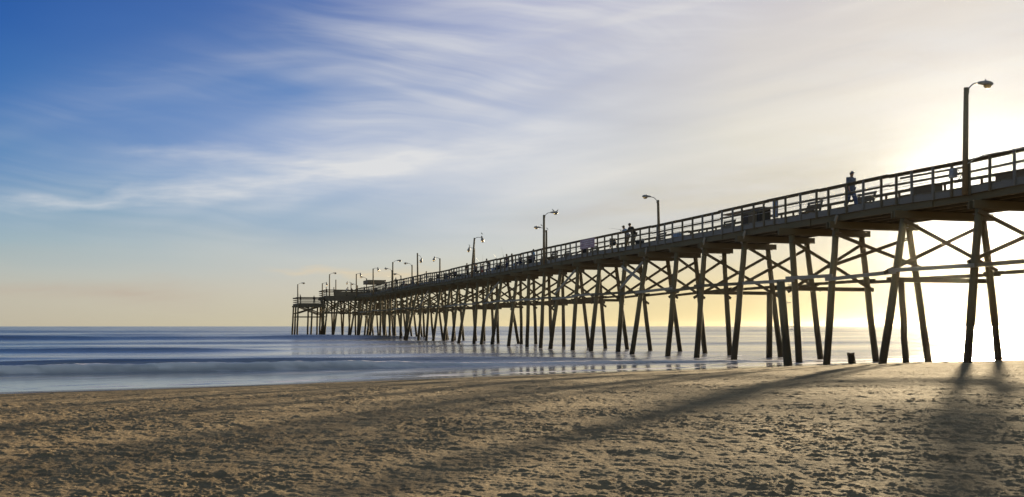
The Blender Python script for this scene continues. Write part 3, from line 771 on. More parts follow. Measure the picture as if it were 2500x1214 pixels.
lamp(979, 673, WD + 1.2, -1, 'cobra', 'lowest lamp post right of the shelter, head pointing left')
lamp(911, 656, -.27, 1, 'bell', 'lamp post rising through the shelter with a bell head to the right', armlen=.8)
lamp(895, 680, WD + .15, -1, 'cobra', 'lamp post at the left end of the shelter with its head pointing left')
lamp(870, 669, -.27, 1, 'bell', 'lamp post where the railing meets the pier head, bell head to the right', armlen=.75)
lamp(873, 697, WD + .15, -1, 'cobra', 'low far lamp post with a flat head to the left, near the pier head')
lamp(857, 690, WD + 1.0, -1, 'bell', 'lamp post on the head platform with a bell head to the left', armlen=.8, base_z=ZH - 1.3)
lamp(804.5, 670, -4.6, 1, 'cobra', 'tallest lamp post on the head platform, long head to the right', base_z=ZH - 1.3)
lamp(820, 683, -1.5, 1, 'none', 'bare pole without a lamp on the head platform', base_z=ZH - 1.3)
lamp(787, 692, -5.4, 1, 'bell', 'small lamp post on the left edge of the head platform', armlen=.8, base_z=ZL - 1.3)
lamp(727, 694.5, -10.1, 1, 'cobra', 'leftmost lamp post, on the low far end of the pier', base_z=ZL - 1.3)
for o in [o for o in COL.objects if o.name.startswith('street_lamp') and 'bare pole' in o.get('label', '')]:
    o.name = 'bare_pole'; o['category'] = 'pole'; del o['group']

# ------------------------------------------------------------------ birds
def bird(loc, ang, label, s=1.0):
    mb = MB(); rot = Matrix.Rotation(ang, 3, 'Z') @ Matrix.Rotation(R(-35), 3, 'Y')
    L = Vector; s *= .62
    def q(x, y, z): return rot @ (L((x, y, z)) * s)
    mb.tube([q(-.26, 0, -.01), q(-.17, 0, 0), q(-.08, 0, .01), q(.03, 0, .015), q(.10, 0, .03), (rot @ (L((.13, 0, .05)) * s)), q(.16, 0, .075), q(.20, 0, .08), q(.225, 0, .06), q(.27, 0, .045)],
            [.008 * s, .028 * s, .055 * s, .066 * s, .05 * s, .036 * s, .034 * s, .034 * s, .016 * s, .004 * s], 10)
    zr = .14 * s
    for sy in (-1, 1):
        mb.tube([rot @ (L((.0, sy * .03, -.04)) * s), L((0, sy * .03 * s, -zr))], .008 * s, 5)
        mb.tube([rot @ (L((.06, sy * .055, .02)) * s), rot @ (L((-.08, sy * .062, .01)) * s), rot @ (L((-.22, sy * .03, -.01)) * s)], [.03 * s, .035 * s, .006 * s], 6)
    o = mb.build('bird', M_BIRD, None, True); o.location = Vector(loc) + UP * zr; tag(o, label, 'bird', 'birds perched on the lamps')
bird(lamps[1328] - c_ * .28 + UP * .0, 2.6, 'left one of the two birds on the tall lamp head')
bird(lamps[1328] + c_ * .12 + UP * -.02, .4, 'right one of the two birds on the tall lamp head')
q = at(1336, WD + .15); bird((q.x, q.y, H_EYE + (HOR - 561) * q.y / F), 2.8, 'bird leaning forward on top of the post behind the tall lamp')
bird(lamps[1334] + c_ * .62 + UP * .02, 3.0, 'small bird on the arm of the lamp that points left')
bird(lamps[1151] + UP * .1, 2.7, 'bird standing high on the bell lamp of the leaning post', 1.1)
bird(lamps[1158] + UP * .0, 2.7, 'bird on the smaller bell lamp that points left')
bird(lamps[957] + UP * .02, 2.7, 'far bird on the lamp right of the shelter')

# ------------------------------------------------------------------ things on the deck
ANG = math.atan2(d_.y, d_.x)          # local +X = seaward, +Y = toward the camera side (-c_)
def dz_at(px, w_): return deckz(min(at(px, w_).y, 185)) + .002
def bench(px, w_, label, face=1, L=1.5):
    q = at(px, w_, dz_at(px, w_)); root = empty('bench', q, ANG + (0 if face > 0 else math.pi)); tag(root, label, 'bench', 'wooden benches on the pier')
    mb = MB()
    for y in (-.18, -.03, .12): mb.box((0, y, .44), (L, .13, .04))
    mb.build('seat', M_RAIL, root)
    mb = MB(); rot = Matrix.Rotation(R(-16), 3, 'X')
    for z, y in ((.62, .31), (.80, .36), (.97, .41)): mb.box((0, y, z), (L, .035, .13), rot=rot)
    mb.build('backrest', M_RAIL, root)
    for s_ in (-1, 1):
        mb = MB(); x = s_ * (L / 2 - .12)
        mb.beam((x, -.2, 0), (x, -.2, .42), .09, .09); mb.beam((x, .2, 0), (x, .43, 1.03), .09, .09, side=(1, 0, 0)); mb.beam((x, -.24, .38), (x, .3, .38), .05, .1, side=(1, 0, 0))
        mb.build('leg', M_RAIL, root)
    return root
bench(1975, 2.0, 'bench between the walking man and the cleaning table', -1, 1.4)
bench(2100, 2.3, 'bench directly behind the walking man', -1, 1.5)
bench(1768, 2.6, 'bench just left of the dark cleaning table', -1, 1.5)
bench(1604, 2.4, 'bench at the foot of the lamp post by the two anglers', -1, 1.4)
bench(1440, 2.6, 'bench behind the pink banner', -1)
bench(1376, 2.4, 'dark bench between the pink banner and the lamp with two birds', -1)
bench(1318, 2.6, 'bench beside the person in bright blue', -1)
bench(1268, 2.4, 'bench right of the person with dark round hair', -1)
bench(1222, 2.4, 'bench between the bending angler and the seated pair', -1)
bench(1045, 2.5, 'far bench right of the drooping lamp', -1)
bench(975, 2.4, 'far bench right of the hunched angler', -1)
bench(1345, 1.6, 'bench between the two lamp posts with birds and the dark bench', -1)
bench(1152, 2.6, 'far bench right of the leaning lamp post', -1)
bench(1000, 1.6, 'far bench at the foot of the lamp left of the drooping one', -1)
bench(931, 2.0, 'far bench against the right end of the shelter', -1)
def box_bench(px, w_, label, L=1.6, lid=True):
    """solid board box seat with a low side table"""
    q = at(px, w_, dz_at(px, w_)); root = empty('storage_bench', q, ANG); tag(root, label, 'storage bench')
    mb = MB(); mb.box((0, 0, .42), (L, .5, .40)); 
    for s_ in (-1, 1): mb.box((s_ * (L / 2 - .12), 0, .11), (.1, .46, .22))
    mb.build('box', M_RAIL, root)
    mb = MB(); mb.box((0, 0, .645), (L + .14, .58, .045)); mb.build('lid', M_RAIL, root)
    mb = MB(); mb.box((L / 2 + .38, .02, .36), (.62, .5, .05)); mb.box((L / 2 + .5, .02, .17), (.08, .4, .33)); mb.build('side_shelf', M_RAIL, root)
box_bench(2262, 2.0, 'solid wooden box bench left of the nearest lamp post', 1.5)
box_bench(2478, 2.0, 'solid wooden box bench at the right edge of the picture', 1.6)
# fish-cleaning table under the rail
q = at(1838, 1.2, dz_at(1838, 1.2)); root = empty('cleaning_table', q, ANG); tag(root, 'dark wooden fish cleaning table with a wide flat top, closed sides under it', 'table')
mb = MB(); mb.box((.55, 0, .98), (4.3, .95, .07)); mb.build('tabletop', M_ROOF, root)
mb = MB(); mb.box((-.35, 0, .48), (1.9, .75, .92)); mb.build('cabinet', plain('dark_cabinet', (.035, .03, .028), .7), root)
for x in (-1.5, 1.9, 2.6):
    for y in (-.36, .36): mb = MB(); mb.beam((x, y, 0), (x, y, .945), .09, .09); mb.build('leg', M_RAIL, root)
mb = MB(); mb.box((-.6, .392, .5), (.9, .03, .6)); mb.build('door', M_RAIL, root)
def barrel(px, w_, label, mat, r=.28, h=.85):
    q = at(px, w_, dz_at(px, w_)); root = empty('trash_barrel', q); tag(root, label, 'trash barrel')
    mb = MB(); mb.tube([(0, 0, 0), (0, 0, .04), (0, 0, h * .33), (0, 0, h * .35), (0, 0, h * .65), (0, 0, h * .67), (0, 0, h)], [r * .93, r * .97, r * .97, r * 1.02, r * 1.02, r * .98, r], 16); mb.build('body', mat, root, True)
    mb = MB(); mb.tube([(0, 0, h), (0, 0, h + .05), (0, 0, h + .14)], [r * 1.05, r * 1.04, r * .6], 16); mb.build('lid', mat, root, True)
# blue notice case beside the table
q = at(1893, .9, dz_at(1893, .9)); root = empty('notice_case', q, ANG); tag(root, 'upright blue glazed notice case between the rail posts next to the cleaning table', 'notice case')
mb = MB(); mb.box((0, 0, .72), (.42, .09, .94)); mb.build('case', plain('case_frame', (.2, .2, .24), .5), root)
mb = MB()
for z in (.5, .94): mb.box((0, .05, z), (.34, .02, .38))
mb.build('panel', plain('blue_panel', (.22, .38, .7), .35), root)
for s_ in (-1, 1): mb = MB(); mb.beam((s_ * .17, 0, 0), (s_ * .17, 0, .25), .05, .05); mb.build('leg', M_METAL, root)
barrel(1428, 1.6, 'dark barrel half hidden behind the left end of the pink banner', M_DARK)
barrel(1292, 1.2, 'dark barrel standing beside the person in bright blue', M_DARK)
barrel(1088, 1.4, 'dark barrel right of the lone bell lamp', M_DARK)
# pink banner
a = PW(yf(1423), -.22, railz(yf(1423)) - .43); b = PW(yf(1457.5), -.22, railz(yf(1457.5)) - .43)
mid = (a + b) / 2; root = empty('banner', mid, ANG); tag(root, 'faded pink and violet banner tied to the outside of the railing', 'banner')
L = (b - a).length
mb = MB(); nseg = 10
for k in range(nseg):
    x0 = -L / 2 + L * k / nseg; x1 = x0 + L / nseg
    f = lambda x: .018 * math.sin(x * 5)
    mb.beam((x0, f(x0), 0), (x1, f(x1), 0), .012, .74, side=(0, 1, 0))
mb.build('cloth', M_BANNER, root)
mb = MB()
for r_, (s0, e0) in enumerate(((-.8, .7), (-.9, .85), (-.85, .2), (-.2, .9))):
    x = s0 * L / 2
    while x < e0 * L / 2:
        wd = random.uniform(.09, .3); mb.box((x + wd / 2, .035, .24 - r_ * .16), (wd, .008, .05)); x += wd + .05
mb.build('print', M_BTEXT, root)
# utility box and loose wires near the nearest lamp
q = at(2327, -.2); q.z = H_EYE + (HOR - 423) * q.y / F
root = empty('utility_box', q, ANG); tag(root, 'grey electrical box fixed to the railing with loose wires hanging beside it', 'utility box')
mb = MB(); mb.box((0, 0, .0), (.32, .16, .40)); mb.build('housing', M_BOX, root)
mb = MB(); mb.box((0, .092, .02), (.26, .02, .3)); mb.build('door', M_BOX, root)
mb = MB(); mb.tube([(-.15, .0, .05), (-.28, .03, -.02), (-.36, .02, -.18), (-.3, .02, -.42)], .012, 6); mb.tube([(-.30, .02, .1), (-.42, .02, -.1), (-.5, .02, -.36), (-.62, .02, -.43)], .012, 6); mb.tube([(-.56, .02, -.1), (-.42, .02, -.24), (-.26, .02, -.44)], .012, 6)
mb.build('wires', M_WIRE, root)
mb = MB(); pts = []
for px, py in ((2335, 414), (2362, 400), (2380, 388), (2402, 379), (2440, 372), (2500, 362), (2600, 338)):
    y = yf(px); g = at(px, -.24); pts.append((g.x, g.y, H_EYE + (HOR - py) * g.y / F))
mb.tube(pts, .018, 6); o = mb.build('conduit', M_WIREL, None, True); tag(o, 'pale conduit looping along the outside of the nearest railing', 'conduit')
# shelter
q = at(913, 2.2, dz_at(913, 2.2)); root = empty('shelter', q, ANG); tag(root, 'flat roofed open wooden shelter standing on the far part of the pier', 'shelter')
mb = MB(); mb.box((0, 0, 2.38), (4.6, 3.1, .08)); 
for y in (-1.5, 1.5): mb.box((0, y, 2.04), (4.6, .06, .60))
for x in (-2.26, 2.26): mb.box((x, 0, 2.04), (.06, 2.94, .60))
mb.build('roof', M_ROOF, root)
for x in (-2.1, 2.1):
    for y in (-1.4, 1.4): mb = MB(); mb.beam((x, y, 0), (x, y, 1.94), .12, .12); mb.build('post', M_RAIL, root)
def cooler(px, w_, label, mat, s=(.6, .36, .36)):
    q = at(px, w_, dz_at(px, w_)); root = empty('cooler', q, ANG + random.uniform(-.3, .3)); tag(root, label, 'cooler')
    mb = MB(); mb.box((0, 0, s[2] / 2), s); mb.build('body', mat, root)
    mb = MB(); mb.box((0, 0, s[2] + .03), (s[0] + .03, s[1] + .03, .06)); mb.build('lid', M_COOLER, root)
    mb = MB(); mb.tube([(-s[0] / 2 - .02, 0, s[2] * .6), (-s[0] / 2 - .05, 0, s[2] + .14), (s[0] / 2 + .05, 0, s[2] + .14), (s[0] / 2 + .02, 0, s[2] * .6)], .012, 6); mb.build('handle', M_METAL, root)
cooler(1562, .7, 'dark cooler right of the angler in the dark jacket', M_DARK)
cooler(1652, .6, 'pale topped cooler on the deck right of the lamp by the anglers', M_BARREL)
cooler(1664, 1.4, 'second cooler beside the pale topped one', M_DARK, (.5, .34, .3))
cooler(1258, .6, 'blue cooler by the seated pair', M_BARREL)
cooler(1178, .6, 'reddish cooler left of the bending angler', M_RED)
cooler(1205, .6, 'blue cooler right of the bending angler', M_BARREL)
cooler(990, .6, 'reddish cooler on the far deck', M_RED)
cooler(1120, .6, 'dark cooler left of the leaning lamp post', M_DARK)
cooler(952, .6, 'reddish cooler at the foot of the lamp by the shelter', M_RED)
cooler(1497, 2.6, 'pale cooler behind the folding chair near the two anglers', M_COOLER, (.5, .34, .3))
cooler(1071, 1.8, 'blue cooler just left of the lone bell lamp foot', M_BARREL)
cooler(1131, 2.4, 'dark box between the leaning lamp and the person beside it', M_DARK, (.8, .5, .6))
cooler(1215, 1.0, 'tall dark tackle box right of the bending angler', M_DARK, (.6, .45, .62))
cooler(918, 1.0, 'dark box under the right side of the shelter', M_DARK, (.9, .5, .8))
cooler(900, 1.0, 'dark box under the left side of the shelter', M_DARK, (.9, .5, .6))
def chair(px, w_, label, mat, rz=0.0):
    q = at(px, w_, dz_at(px, w_)); root = empty('camp_chair', q, ANG + rz); tag(root, label, 'folding chair')
    mb = MB(); mb.box((0, 0, .42), (.5, .46, .03)); mb.build('seat', mat, root)
    mb = MB(); mb.beam((-.25, 0, .44), (-.42, 0, .95), .48, .03, side=(0, 1, 0)); mb.build('backrest', mat, root)
    for y in (-.24, .24):
        mb = MB(); mb.tube([(-.28, y, 0), (.26, y, .42), (.24, y, .6), (-.28, y, .62)], .014, 6); mb.tube([(.28, y, 0), (-.25, y, .42), (-.42, y, .95)], .014, 6); mb.build('frame', M_METAL, root)
chair(1497, .8, 'dark folding chair left of the two leaning anglers', M_DARK, 2.8)
chair(1108, 1.0, 'dark reclined folding chair left of the leaning lamp post', M_NAVY, .2)
chair(1066, .9, 'folding chair close left of the lone bell lamp', M_DARK, .3)

# ------------------------------------------------------------------ people
def skin_mesh(V, E, Rr, mats, sub=2):
    me = bpy.data.meshes.new('tmp'); me.from_pydata(V, E, []); ob = bpy.data.objects.new('tmp', me); COL.objects.link(ob)
    md = ob.modifiers.new('s', 'SKIN'); md.use_smooth_shade = True
    for i, r_ in enumerate(Rr):
        sv = me.skin_vertices[0].data[i]; sv.radius = r_ if hasattr(r_, '__len__') else (r_, r_); sv.use_root = (i == 0)
    ms_ = ob.modifiers.new('d', 'SUBSURF'); ms_.levels = sub; ms_.render_levels = sub
    dg = bpy.context.evaluated_depsgraph_get(); dg.update()
    out = bpy.data.meshes.new_from_object(ob.evaluated_get(dg))
    bpy.data.objects.remove(ob)
    out.materials.clear()
    for m in mats: out.materials.append(m)
    return out
def person(loc, face, pose, label, shirt, pants, hat=None, h=1.75, hair=M_HAIR, longhair=False, bulk=1.0):
    """face = heading angle (world) the person looks to; local +X is forward, +Y is their left"""
    J = {}
    lean = {'stand': 4, 'walk': 6, 'lean': 34, 'bend': 48, 'sit': -8}[pose]
    hipz = .92 if pose != 'sit' else .50
    J['pel'] = Vector((0, 0, hipz))
    if pose == 'lean': J['pel'].x = -.18
    if pose == 'bend': J['pel'].x = -.30
    up = Vector((math.sin(R(lean)), 0, math.cos(R(lean)))); fw = Vector((math.cos(R(lean)), 0, -math.sin(R(lean)))); lf = Vector((0, 1, 0))
    J['wst'] = J['pel'] + up * .17; J['che'] = J['pel'] + up * .37; J['nek'] = J['pel'] + up * .56 + fw * .01
    hl = lean * .45; hu = Vector((math.sin(R(hl)), 0, math.cos(R(hl))))
    J['hea'] = J['nek'] + hu * .13 + Vector((.025, 0, 0)); J['hdt'] = J['hea'] + hu * .10
    for s_, n in ((1, 'L'), (-1, 'R')):
        J['sh' + n] = J['pel'] + up * .475 + lf * s_ * .17
        if pose in ('lean', 'bend'):
            J['el' + n] = J['sh' + n] + Vector((.14 if pose == 'lean' else .24, s_ * .04, -.24 if pose == 'lean' else -.13)); J['wr' + n] = J['el' + n] + Vector((.25, -s_ * .07, -.01 if pose == 'lean' else -.02))
        elif pose == 'sit':
            J['el' + n] = J['sh' + n] + Vector((.06, s_ * .06, -.27)); J['wr' + n] = J['el' + n] + Vector((.24, -s_ * .08, -.02))
        elif pose == 'walk':
            J['el' + n] = J['sh' + n] + Vector((-.06 * s_, s_ * .05, -.28)); J['wr' + n] = J['el' + n] + Vector((.05 - .03 * s_, 0, -.25))
        else:
            J['el' + n] = J['sh' + n] + Vector((.02, s_ * .06, -.28)); J['wr' + n] = J['el' + n] + Vector((.16, -s_ * .05, -.17))
        J['hi' + n] = J['pel'] + lf * s_ * .095 - UP * .03
        if pose == 'sit':
            J['kn' + n] = J['hi' + n] + Vector((.42, s_ * .06, .02)); J['an' + n] = J['kn' + n] + Vector((.05, 0, -.40))
        elif pose == 'walk':
            J['kn' + n] = J['hi' + n] + Vector((.20 if s_ > 0 else -.02, 0, -.38)); J['an' + n] = J['kn' + n] + Vector((.10 if s_ > 0 else -.22, 0, -.39 if s_ > 0 else -.36))
            J['an' + n].z = .09 if s_ > 0 else .13
        else:
            J['kn' + n] = Vector((J['hi' + n].x * .6 + .03, s_ * .10, .50)); J['an' + n] = Vector((-.02 + (.06 if s_ > 0 else -.05), s_ * .12, .09))
        J['to' + n] = J['an' + n] + Vector((.19, s_ * .03, -.035))
        dirw = (J['wr' + n] - J['el' + n]).normalized(); J['ha' + n] = J['wr' + n] + dirw * .08
    order = ['pel', 'wst', 'che', 'nek', 'hea', 'hdt'] + [a + n for n in 'LR' for a in ('sh', 'el', 'wr', 'ha', 'hi', 'kn', 'an', 'to')]
    rad = {'pel': .125, 'wst': .105, 'che': .11, 'nek': .055, 'hea': (.082, .098), 'hdt': (.07, .08), 'sh': .066, 'el': .044, 'wr': .030, 'ha': .036, 'hi': .088, 'kn': .062, 'an': .052, 'to': .044}
    ed = [('pel', 'wst'), ('wst', 'che'), ('che', 'nek'), ('nek', 'hea'), ('hea', 'hdt')]
    for n in 'LR': ed += [('che', 'sh' + n), ('sh' + n, 'el' + n), ('el' + n, 'wr' + n), ('wr' + n, 'ha' + n), ('pel', 'hi' + n), ('hi' + n, 'kn' + n), ('kn' + n, 'an' + n), ('an' + n, 'to' + n)]
    for q_ in ('pel', 'wst', 'che', 'sh', 'hi', 'kn'): rad[q_] = tuple(v * bulk for v in rad[q_]) if hasattr(rad[q_], '__len__') else rad[q_] * bulk
    k = h / 1.75
    def rr(nm): return rad.get(nm, rad.get(nm[:2]))
    sc = lambda v, f=1.0: tuple(x * f * k for x in v) if hasattr(v, '__len__') else v * f * k
    idx = {nm: i for i, nm in enumerate(order)}
    V = [tuple(J[nm] * k) for nm in order]; E = [(idx[a], idx[b]) for a, b in ed]
    me = skin_mesh(V, E, [sc(rr(nm)) for nm in order], [M_SKIN, M_DARK], 1)
    # shoes by height
    bm = bmesh.new(); bm.from_mesh(me)
    for f in bm.faces:
        c = f.calc_center_median()
        if min(min((c - J['an' + n].lerp(J['to' + n], t_) * k).length for t_ in (.05, .5, 1)) for n in 'LR') < .072: f.material_index = 1
        f.smooth = True
    # five bent fingers on each hand, nose, brow and ears belong to the body surface
    def tb(pts, rads, n=6):
        m_ = MB(); m_.tube(pts, rads, n); vs = [bm.verts.new(v) for v in m_.v]
        for f in m_.f:
            try: bm.faces.new([vs[i] for i in f]).smooth = True
            except ValueError: pass
    for n, s_ in (('L', 1), ('R', -1)):
        dirw = (J['ha' + n] - J['wr' + n]).normalized(); sd_ = Vector((0, 1, 0)); sd_ = (sd_ - dirw * sd_.dot(dirw)).normalized(); dn = dirw.cross(sd_); dn = dn if dn.z < 0 else -dn
        b0 = J['ha' + n] + dirw * .01
        for q_, (o_, L_) in enumerate(((-.028, .062), (-.010, .072), (.009, .068), (.026, .052))):
            p0 = b0 + sd_ * o_; tb([p0 * k, (p0 + dirw * L_ * .5) * k, (p0 + dirw * L_ * .85 + dn * L_ * .35) * k, (p0 + dirw * L_ * .8 + dn * L_ * .7) * k], [.010 * k, .0095 * k, .009 * k, .007 * k])
        p0 = J['wr' + n] + dirw * .03 - sd_ * s_ * .03
        tb([p0 * k, (p0 - sd_ * s_ * .025 + dirw * .03) * k, (p0 - sd_ * s_ * .03 + dirw * .06 + dn * .01) * k], [.012 * k, .011 * k, .008 * k])
    H = J['hea']; f_ = Vector((1, 0, 0))
    tb([(H + Vector((.085, 0, .02))) * k, (H + Vector((.118, 0, -.012))) * k, (H + Vector((.09, 0, -.022))) * k], [.010 * k, .014 * k, .008 * k])
    for s_ in (-1, 1): tb([(H + Vector((.0, s_ * .072, .02))) * k, (H + Vector((-.008, s_ * .088, .0))) * k, (H + Vector((.0, s_ * .074, -.025))) * k], [.010 * k, .012 * k, .008 * k])
    tb([(H + Vector((.082, -.022, -.045))) * k, (H + Vector((.094, 0, -.047))) * k, (H + Vector((.082, .022, -.045))) * k], [.005 * k, .007 * k, .005 * k])
    tb([(H + Vector((.05, 0, -.05))) * k, (H + Vector((.075, 0, -.075))) * k], [.03 * k, .02 * k])
    bm.to_mesh(me); bm.free()
    zmin = min(v.co.z for v in me.vertices)
    root = bpy.data.objects.new('person', me); COL.objects.link(root); root.location = Vector(loc) - UP * (zmin + .004); root.rotation_euler = (0, 0, face)
    tag(root, label, 'person')
    def cloth(nm, names, edges, extra, mat):
        ix = {a: i for i, a in enumerate(names)}
        V = [tuple(P_[a] * k) for a in names]; E = [(ix[a], ix[b]) for a, b in edges]
        m2 = skin_mesh(V, E, [sc(rr(a), extra.get(a, extra['*'])) for a in names], [mat], 2)
        o = bpy.data.objects.new(nm, m2); COL.objects.link(o); o.parent = root; return o
    P_ = dict(J)
    for n in 'LR': P_['sl' + n] = J['sh' + n].lerp(J['el' + n], .8 if shirt not in (M_DARK,) else 1.0); rad['sl'] = .05
    P_['hem'] = J['pel'] - up * .06 if pose != 'sit' else J['pel'] + up * .02
    rad['hem'] = (.155, .12); rad['up'] = (.15, .10); P_['upc'] = J['pel'] + up * .535; rad['up'] = (.062, .058)
    sh_ = MB(); nr = 16; prof = [(-.07, .172, .135), (.03, .168, .135), (.15, .168, .135), (.30, .185, .135), (.42, .192, .125), (.475, .182, .108), (.515, .13, .085), (.54, .075, .066), (.555, .058, .056)]
    vs = []
    for t_, hw, hd in prof:
        cc = J['pel'] + up * t_
        if pose == 'sit' and t_ < 0: cc = J['pel']
        for q_ in range(nr):
            an = 2 * math.pi * q_ / nr; fold = 1 + .03 * math.sin(an * 3 + t_ * 25)
            vs.append((cc + lf * math.cos(an) * hw * bulk * fold + fw * math.sin(an) * hd * bulk * fold) * k)
    sh_.add(vs, [(a_ * nr + q_, a_ * nr + (q_ + 1) % nr, (a_ + 1) * nr + (q_ + 1) % nr, (a_ + 1) * nr + q_) for a_ in range(len(prof) - 1) for q_ in range(nr)] + [tuple(range(nr - 1, -1, -1)), tuple(range((len(prof) - 1) * nr, len(prof) * nr))])
    for n in 'LR':
        s0 = J['pel'] + up * .455 + (J['sh' + n] - J['pel'] - up * .475) * .7
        sh_.tube([v_ * k for v_ in (s0, J['sh' + n], J['sh' + n].lerp(J['el' + n], .35), P_['sl' + n], P_['sl' + n].lerp(J['el' + n], .12))], [.075 * k * bulk, .078 * k * bulk, .070 * k * bulk, .064 * k * bulk, .056 * k], 12)
    sh_.build('shirt', shirt, root, True)
    P_['anL'] = J['anL'] + UP * .03; P_['anR'] = J['anR'] + UP * .03
    cloth('trousers', ['pel', 'hiL', 'knL', 'anL', 'hiR', 'knR', 'anR'], [('pel', 'hiL'), ('hiL', 'knL'), ('knL', 'anL'), ('pel', 'hiR'), ('hiR', 'knR'), ('knR', 'anR')], {'*': 1.2, 'anL': 1.6, 'anR': 1.6, 'pel': 1.0, 'knL': 1.32, 'knR': 1.32}, pants)
    mb = MB(); T_ = J['hdt'] * k
    if hat is not None:
        mb.ball(J['hea'] * k + Vector((-.004, 0, .055)) * k, (.103 * k, .09 * k, .085 * k), nu=12, nv=8)
        mb.ball(J['hea'] * k + Vector((.10, 0, .045)) * k, (.085 * k, .07 * k, .012 * k)); mb.build('cap', hat, root, True)
    mb = MB(); mb.ball(J['hea'] * k + Vector((-.02, 0, .035)) * k, (.094 * k, .087 * k, .10 * k), nu=12, nv=8)
    if longhair: mb.ball(J['hea'] * k + Vector((-.06, 0, -.05)) * k, (.06 * k, .085 * k, .12 * k))
    mb.build('hair', hair, root, True)
    return root
WEST = ANG                      # seaward heading
OUT = math.atan2(-c_.y, -c_.x)  # looking out over the front rail
IN = OUT + math.pi
def P(px, w_): return at(px, w_, dz_at(px, w_))
person(P(2076, .85), WEST + math.pi + .1, 'walk', 'man in grey shirt, jeans and light cap walking right along the pier', M_GREY, M_JEAN, M_GREY, 1.90, bulk=1.3)
person(P(1528, .55), OUT + .1, 'lean', 'angler in a light blue shirt and cap leaning on the rail, holding a rod', M_LBLUE, M_KHAKI, M_KHAKI, 1.78, bulk=1.1)
person(P(1543, .62), OUT + .2, 'lean', 'bulky angler in a dark jacket leaning on the rail beside the man in light blue', M_DARK, M_KHAKI, M_DARK, 1.88, bulk=1.25)
person(P(1304, 2.2), OUT - .4, 'stand', 'person in a bright blue shirt with dark hair standing right of the seated group', M_BLUE, M_NAVY, None, 1.80)
person(P(1238, 1.0), OUT + .3, 'stand', 'person in navy with thick round dark hair standing behind the rail', M_NAVY, M_NAVY, None, 1.66, longhair=True)
person(P(1251, 1.4), OUT - .5, 'stand', 'shorter person in a pale shirt right of the one with thick dark hair', M_GREY, M_JEAN, None, 1.68)
person(P(1190, .75), WEST + .15, 'bend', 'angler in dark clothes and blue jeans bending left, arms stretched over the rail', M_DARK, M_JEAN, None, 1.80)
person(P(1141, 1.0), OUT + .2, 'stand', 'person in dark clothes just left of the leaning lamp post', M_DARK, M_DARK, None, 1.62)
person(P(1176, 1.5), OUT, 'sit', 'seated person behind the rail left of the bending angler', M_NAVY, M_DARK, None, 1.7)
person(P(1109, 1.0), WEST + math.pi, 'sit', 'person reclining in the folding chair, dark clothes', M_DARK, M_DARK, None, 1.7)
person(P(1042, 1.2), OUT, 'stand', 'far person in dark clothes between the drooping lamp and the lone bell lamp', M_DARK, M_DARK, None, 1.7)
person(P(1009, 1.5), OUT + .6, 'stand', 'far person in blue clothes at the foot of the lamp left of the drooping one', M_NAVY, M_JEAN, None, 1.5)
person(P(942, .8), OUT, 'stand', 'far person with a wide hat standing right of the shelter', M_NAVY, M_DARK, M_DARK, 1.78)
person(P(967, .7), WEST, 'lean', 'hunched far angler in black leaning left right of the lamp beside the shelter', M_DARK, M_DARK, None, 1.85)
person(P(1098, 1.2), OUT + .9, 'sit', 'seated person between the reclining chair and the lone bell lamp', M_DARK, M_NAVY, None, 1.7)
person(P(1026, 1.2), OUT, 'sit', 'far seated person just right of the drooping lamp post', M_DARK, M_DARK, None, 1.7)
person(P(1221, .9), OUT, 'sit', 'seated person on the bench between the bending angler and the rods', M_DARK, M_NAVY, None, 1.7)
person(P(1298, 1.0), OUT + .4, 'sit', 'seated person in front of the one in bright blue', M_NAVY, M_DARK, None, 1.7)
person(P(1270, .9), OUT + .2, 'sit', 'seated person close right of the pale shirted one', M_DARK, M_NAVY, None, 1.7)
person(P(1160, .8), OUT - .3, 'sit', 'seated person at the foot of the leaning lamp post', M_NAVY, M_DARK, None, 1.75)
person(P(985, .9), OUT, 'sit', 'far seated person between the hunched angler and the reddish cooler', M_NAVY, M_DARK, None, 1.7)
person(P(890, 1.0), OUT, 'stand', 'far person just left of the shelter behind the rail', M_DARK, M_DARK, None, 1.5)
def PH(px, w_, z): q = at(px, w_); q.z = z; return q
person(PH(797.5, -4.6, ZH - 1.11), OUT, 'stand', 'angler at the left corner of the head platform', M_DARK, M_DARK, None, 1.75)
person(PH(816, -3.0, ZH - 1.11), OUT, 'stand', 'bulky person between the two poles on the head platform', M_NAVY, M_DARK, None, 1.8)
person(PH(847, -1.5, ZH - 1.11), IN - .8, 'lean', 'person in a white shirt leaning at the head platform rail', M_WHITE, M_KHAKI, M_WHITE, 1.8)
person(PH(859, -.4, ZH - 1.11), WEST, 'bend', 'person in black bending left at the right end of the head platform', M_DARK, M_DARK, None, 1.75)
person(PH(734, -9.3, ZL - 1.11), OUT, 'stand', 'lone angler at the far left low end of the pier', M_DARK, M_DARK, None, 1.75)
person(PH(767, -6.9, ZL - 1.11), WEST, 'lean', 'person hunched over the rail in the middle of the low end', M_DARK, M_DARK, None, 1.65)
def rod(a, b, label):
    a = Vector(a); b = Vector(b); root = empty('fishing_rod', a); tag(root, label, 'fishing rod')
    d = b - a; mb = MB(); pts = [d * t + UP * (-.10 * t * t) for t in (0, .3, .6, .85, 1)]; mb.tube(pts, [.010, .008, .006, .004, .003], 6); mb.build('blank', M_WIRE, root)
    mb = MB(); mb.tube([d.normalized() * -.35, d.normalized() * .25], .014, 7); mb.build('grip', M_DARK, root)
    mb = MB(); mb.tube([d.normalized() * .1 - UP * .03, d.normalized() * .1 - UP * .10], .035, 9); mb.build('reel', M_METAL, root)
def pt(px, py, w_): q = at(px, w_); q.z = H_EYE + (HOR - py) * q.y / F; return q
rod(pt(1518, 562, .0), pt(1484, 554, -.5), 'rod held by the angler in light blue')
rod(pt(1229, 625, .1), pt(1224, 600, -1.2), 'upright rod left of the person with thick dark hair')
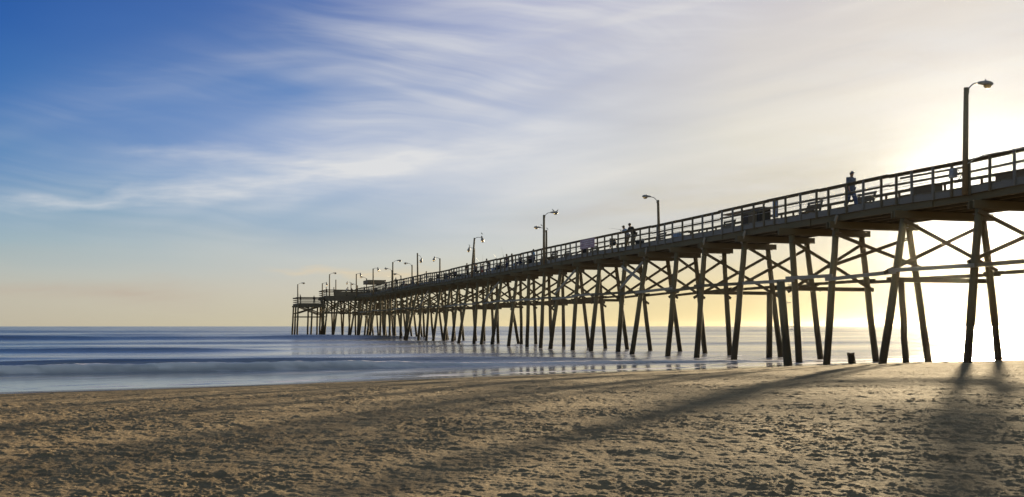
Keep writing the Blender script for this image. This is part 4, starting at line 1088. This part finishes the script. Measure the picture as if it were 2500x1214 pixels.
rod(pt(1211, 630, .1), pt(1205, 618, -1.2), 'short looking rod on the rail right of the bending angler')
rod(pt(1178.5, 640, .1), pt(1178.5, 620, -.8), 'rod standing straight up from the rail behind the bending angler')
rod(pt(1170, 640, .1), pt(1161, 626, -1.2), 'rod slanting left between the lamp posts and the bending angler')
rod(pt(956, 682, .1), pt(948, 672, -1), 'far rod slanting left beside the lamp near the shelter')
rod(pt(795, 707, -4.9), pt(791, 703, -6), 'rod of the angler at the corner of the head platform')
rod(pt(716, 727, -10.2), pt(716, 716, -11), 'rod standing at the far left corner of the low end')

# churned foam where the sea washes round each pile
me = sea.data; nv = len(me.vertices); co = np.empty(nv * 3, np.float32); me.vertices.foreach_get('co', co); co = co.reshape(-1, 3)
fa = me.attributes['foam'].data; fo_ = np.empty(nv, np.float32); fa.foreach_get('value', fo_)
sel = np.where((co[:, 1] > 46) & (co[:, 1] < 205) & (co[:, 0] > -50) & (co[:, 0] < 30))[0]; sx, sy = co[sel, 0], co[sel, 1]; acc = np.zeros(len(sel))
for i, p4 in enumerate(pil):
    for j in (0, 2):
        q = onpile(p4[j], p4[j + 1], .0)
        if q.y < 49: continue
        ux = (sx - q.x) * ca + (sy - q.y) * sa; uy = -(sx - q.x) * sa + (sy - q.y) * ca
        acc = np.maximum(acc, .42 * np.exp(-(ux / .75) ** 2 - (np.where(uy < 0, uy / 1.5, uy / .6)) ** 2))
acc *= .5 + fbm(sx * 2.2, sy * 1.1, 300, 3)
fo_[sel] = np.clip(fo_[sel] + acc, 0, 1); fa.foreach_set('value', fo_)

# ------------------------------------------------------------------ volume added to imitate golden lens flare round the sun
mh = bpy.data.materials.new('flare_volume'); mh.use_nodes = True; th = mh.node_tree; th.nodes.clear()
pv = th.nodes.new('ShaderNodeVolumePrincipled'); pv.inputs['Color'].default_value = (.97, .92, .80, 1)
pv.inputs['Density'].default_value = .000028; pv.inputs['Anisotropy'].default_value = .96
oh = th.nodes.new('ShaderNodeOutputMaterial'); th.links.new(pv.outputs[0], oh.inputs['Volume'])
mb = MB(); mb.box((0, 1100, 3.0), (7000, 4800, 21.5)); hz = mb.build('flare_haze', mh); tag(hz, 'thin added volume imitating lens flare round the sun', None, None, 'stuff')
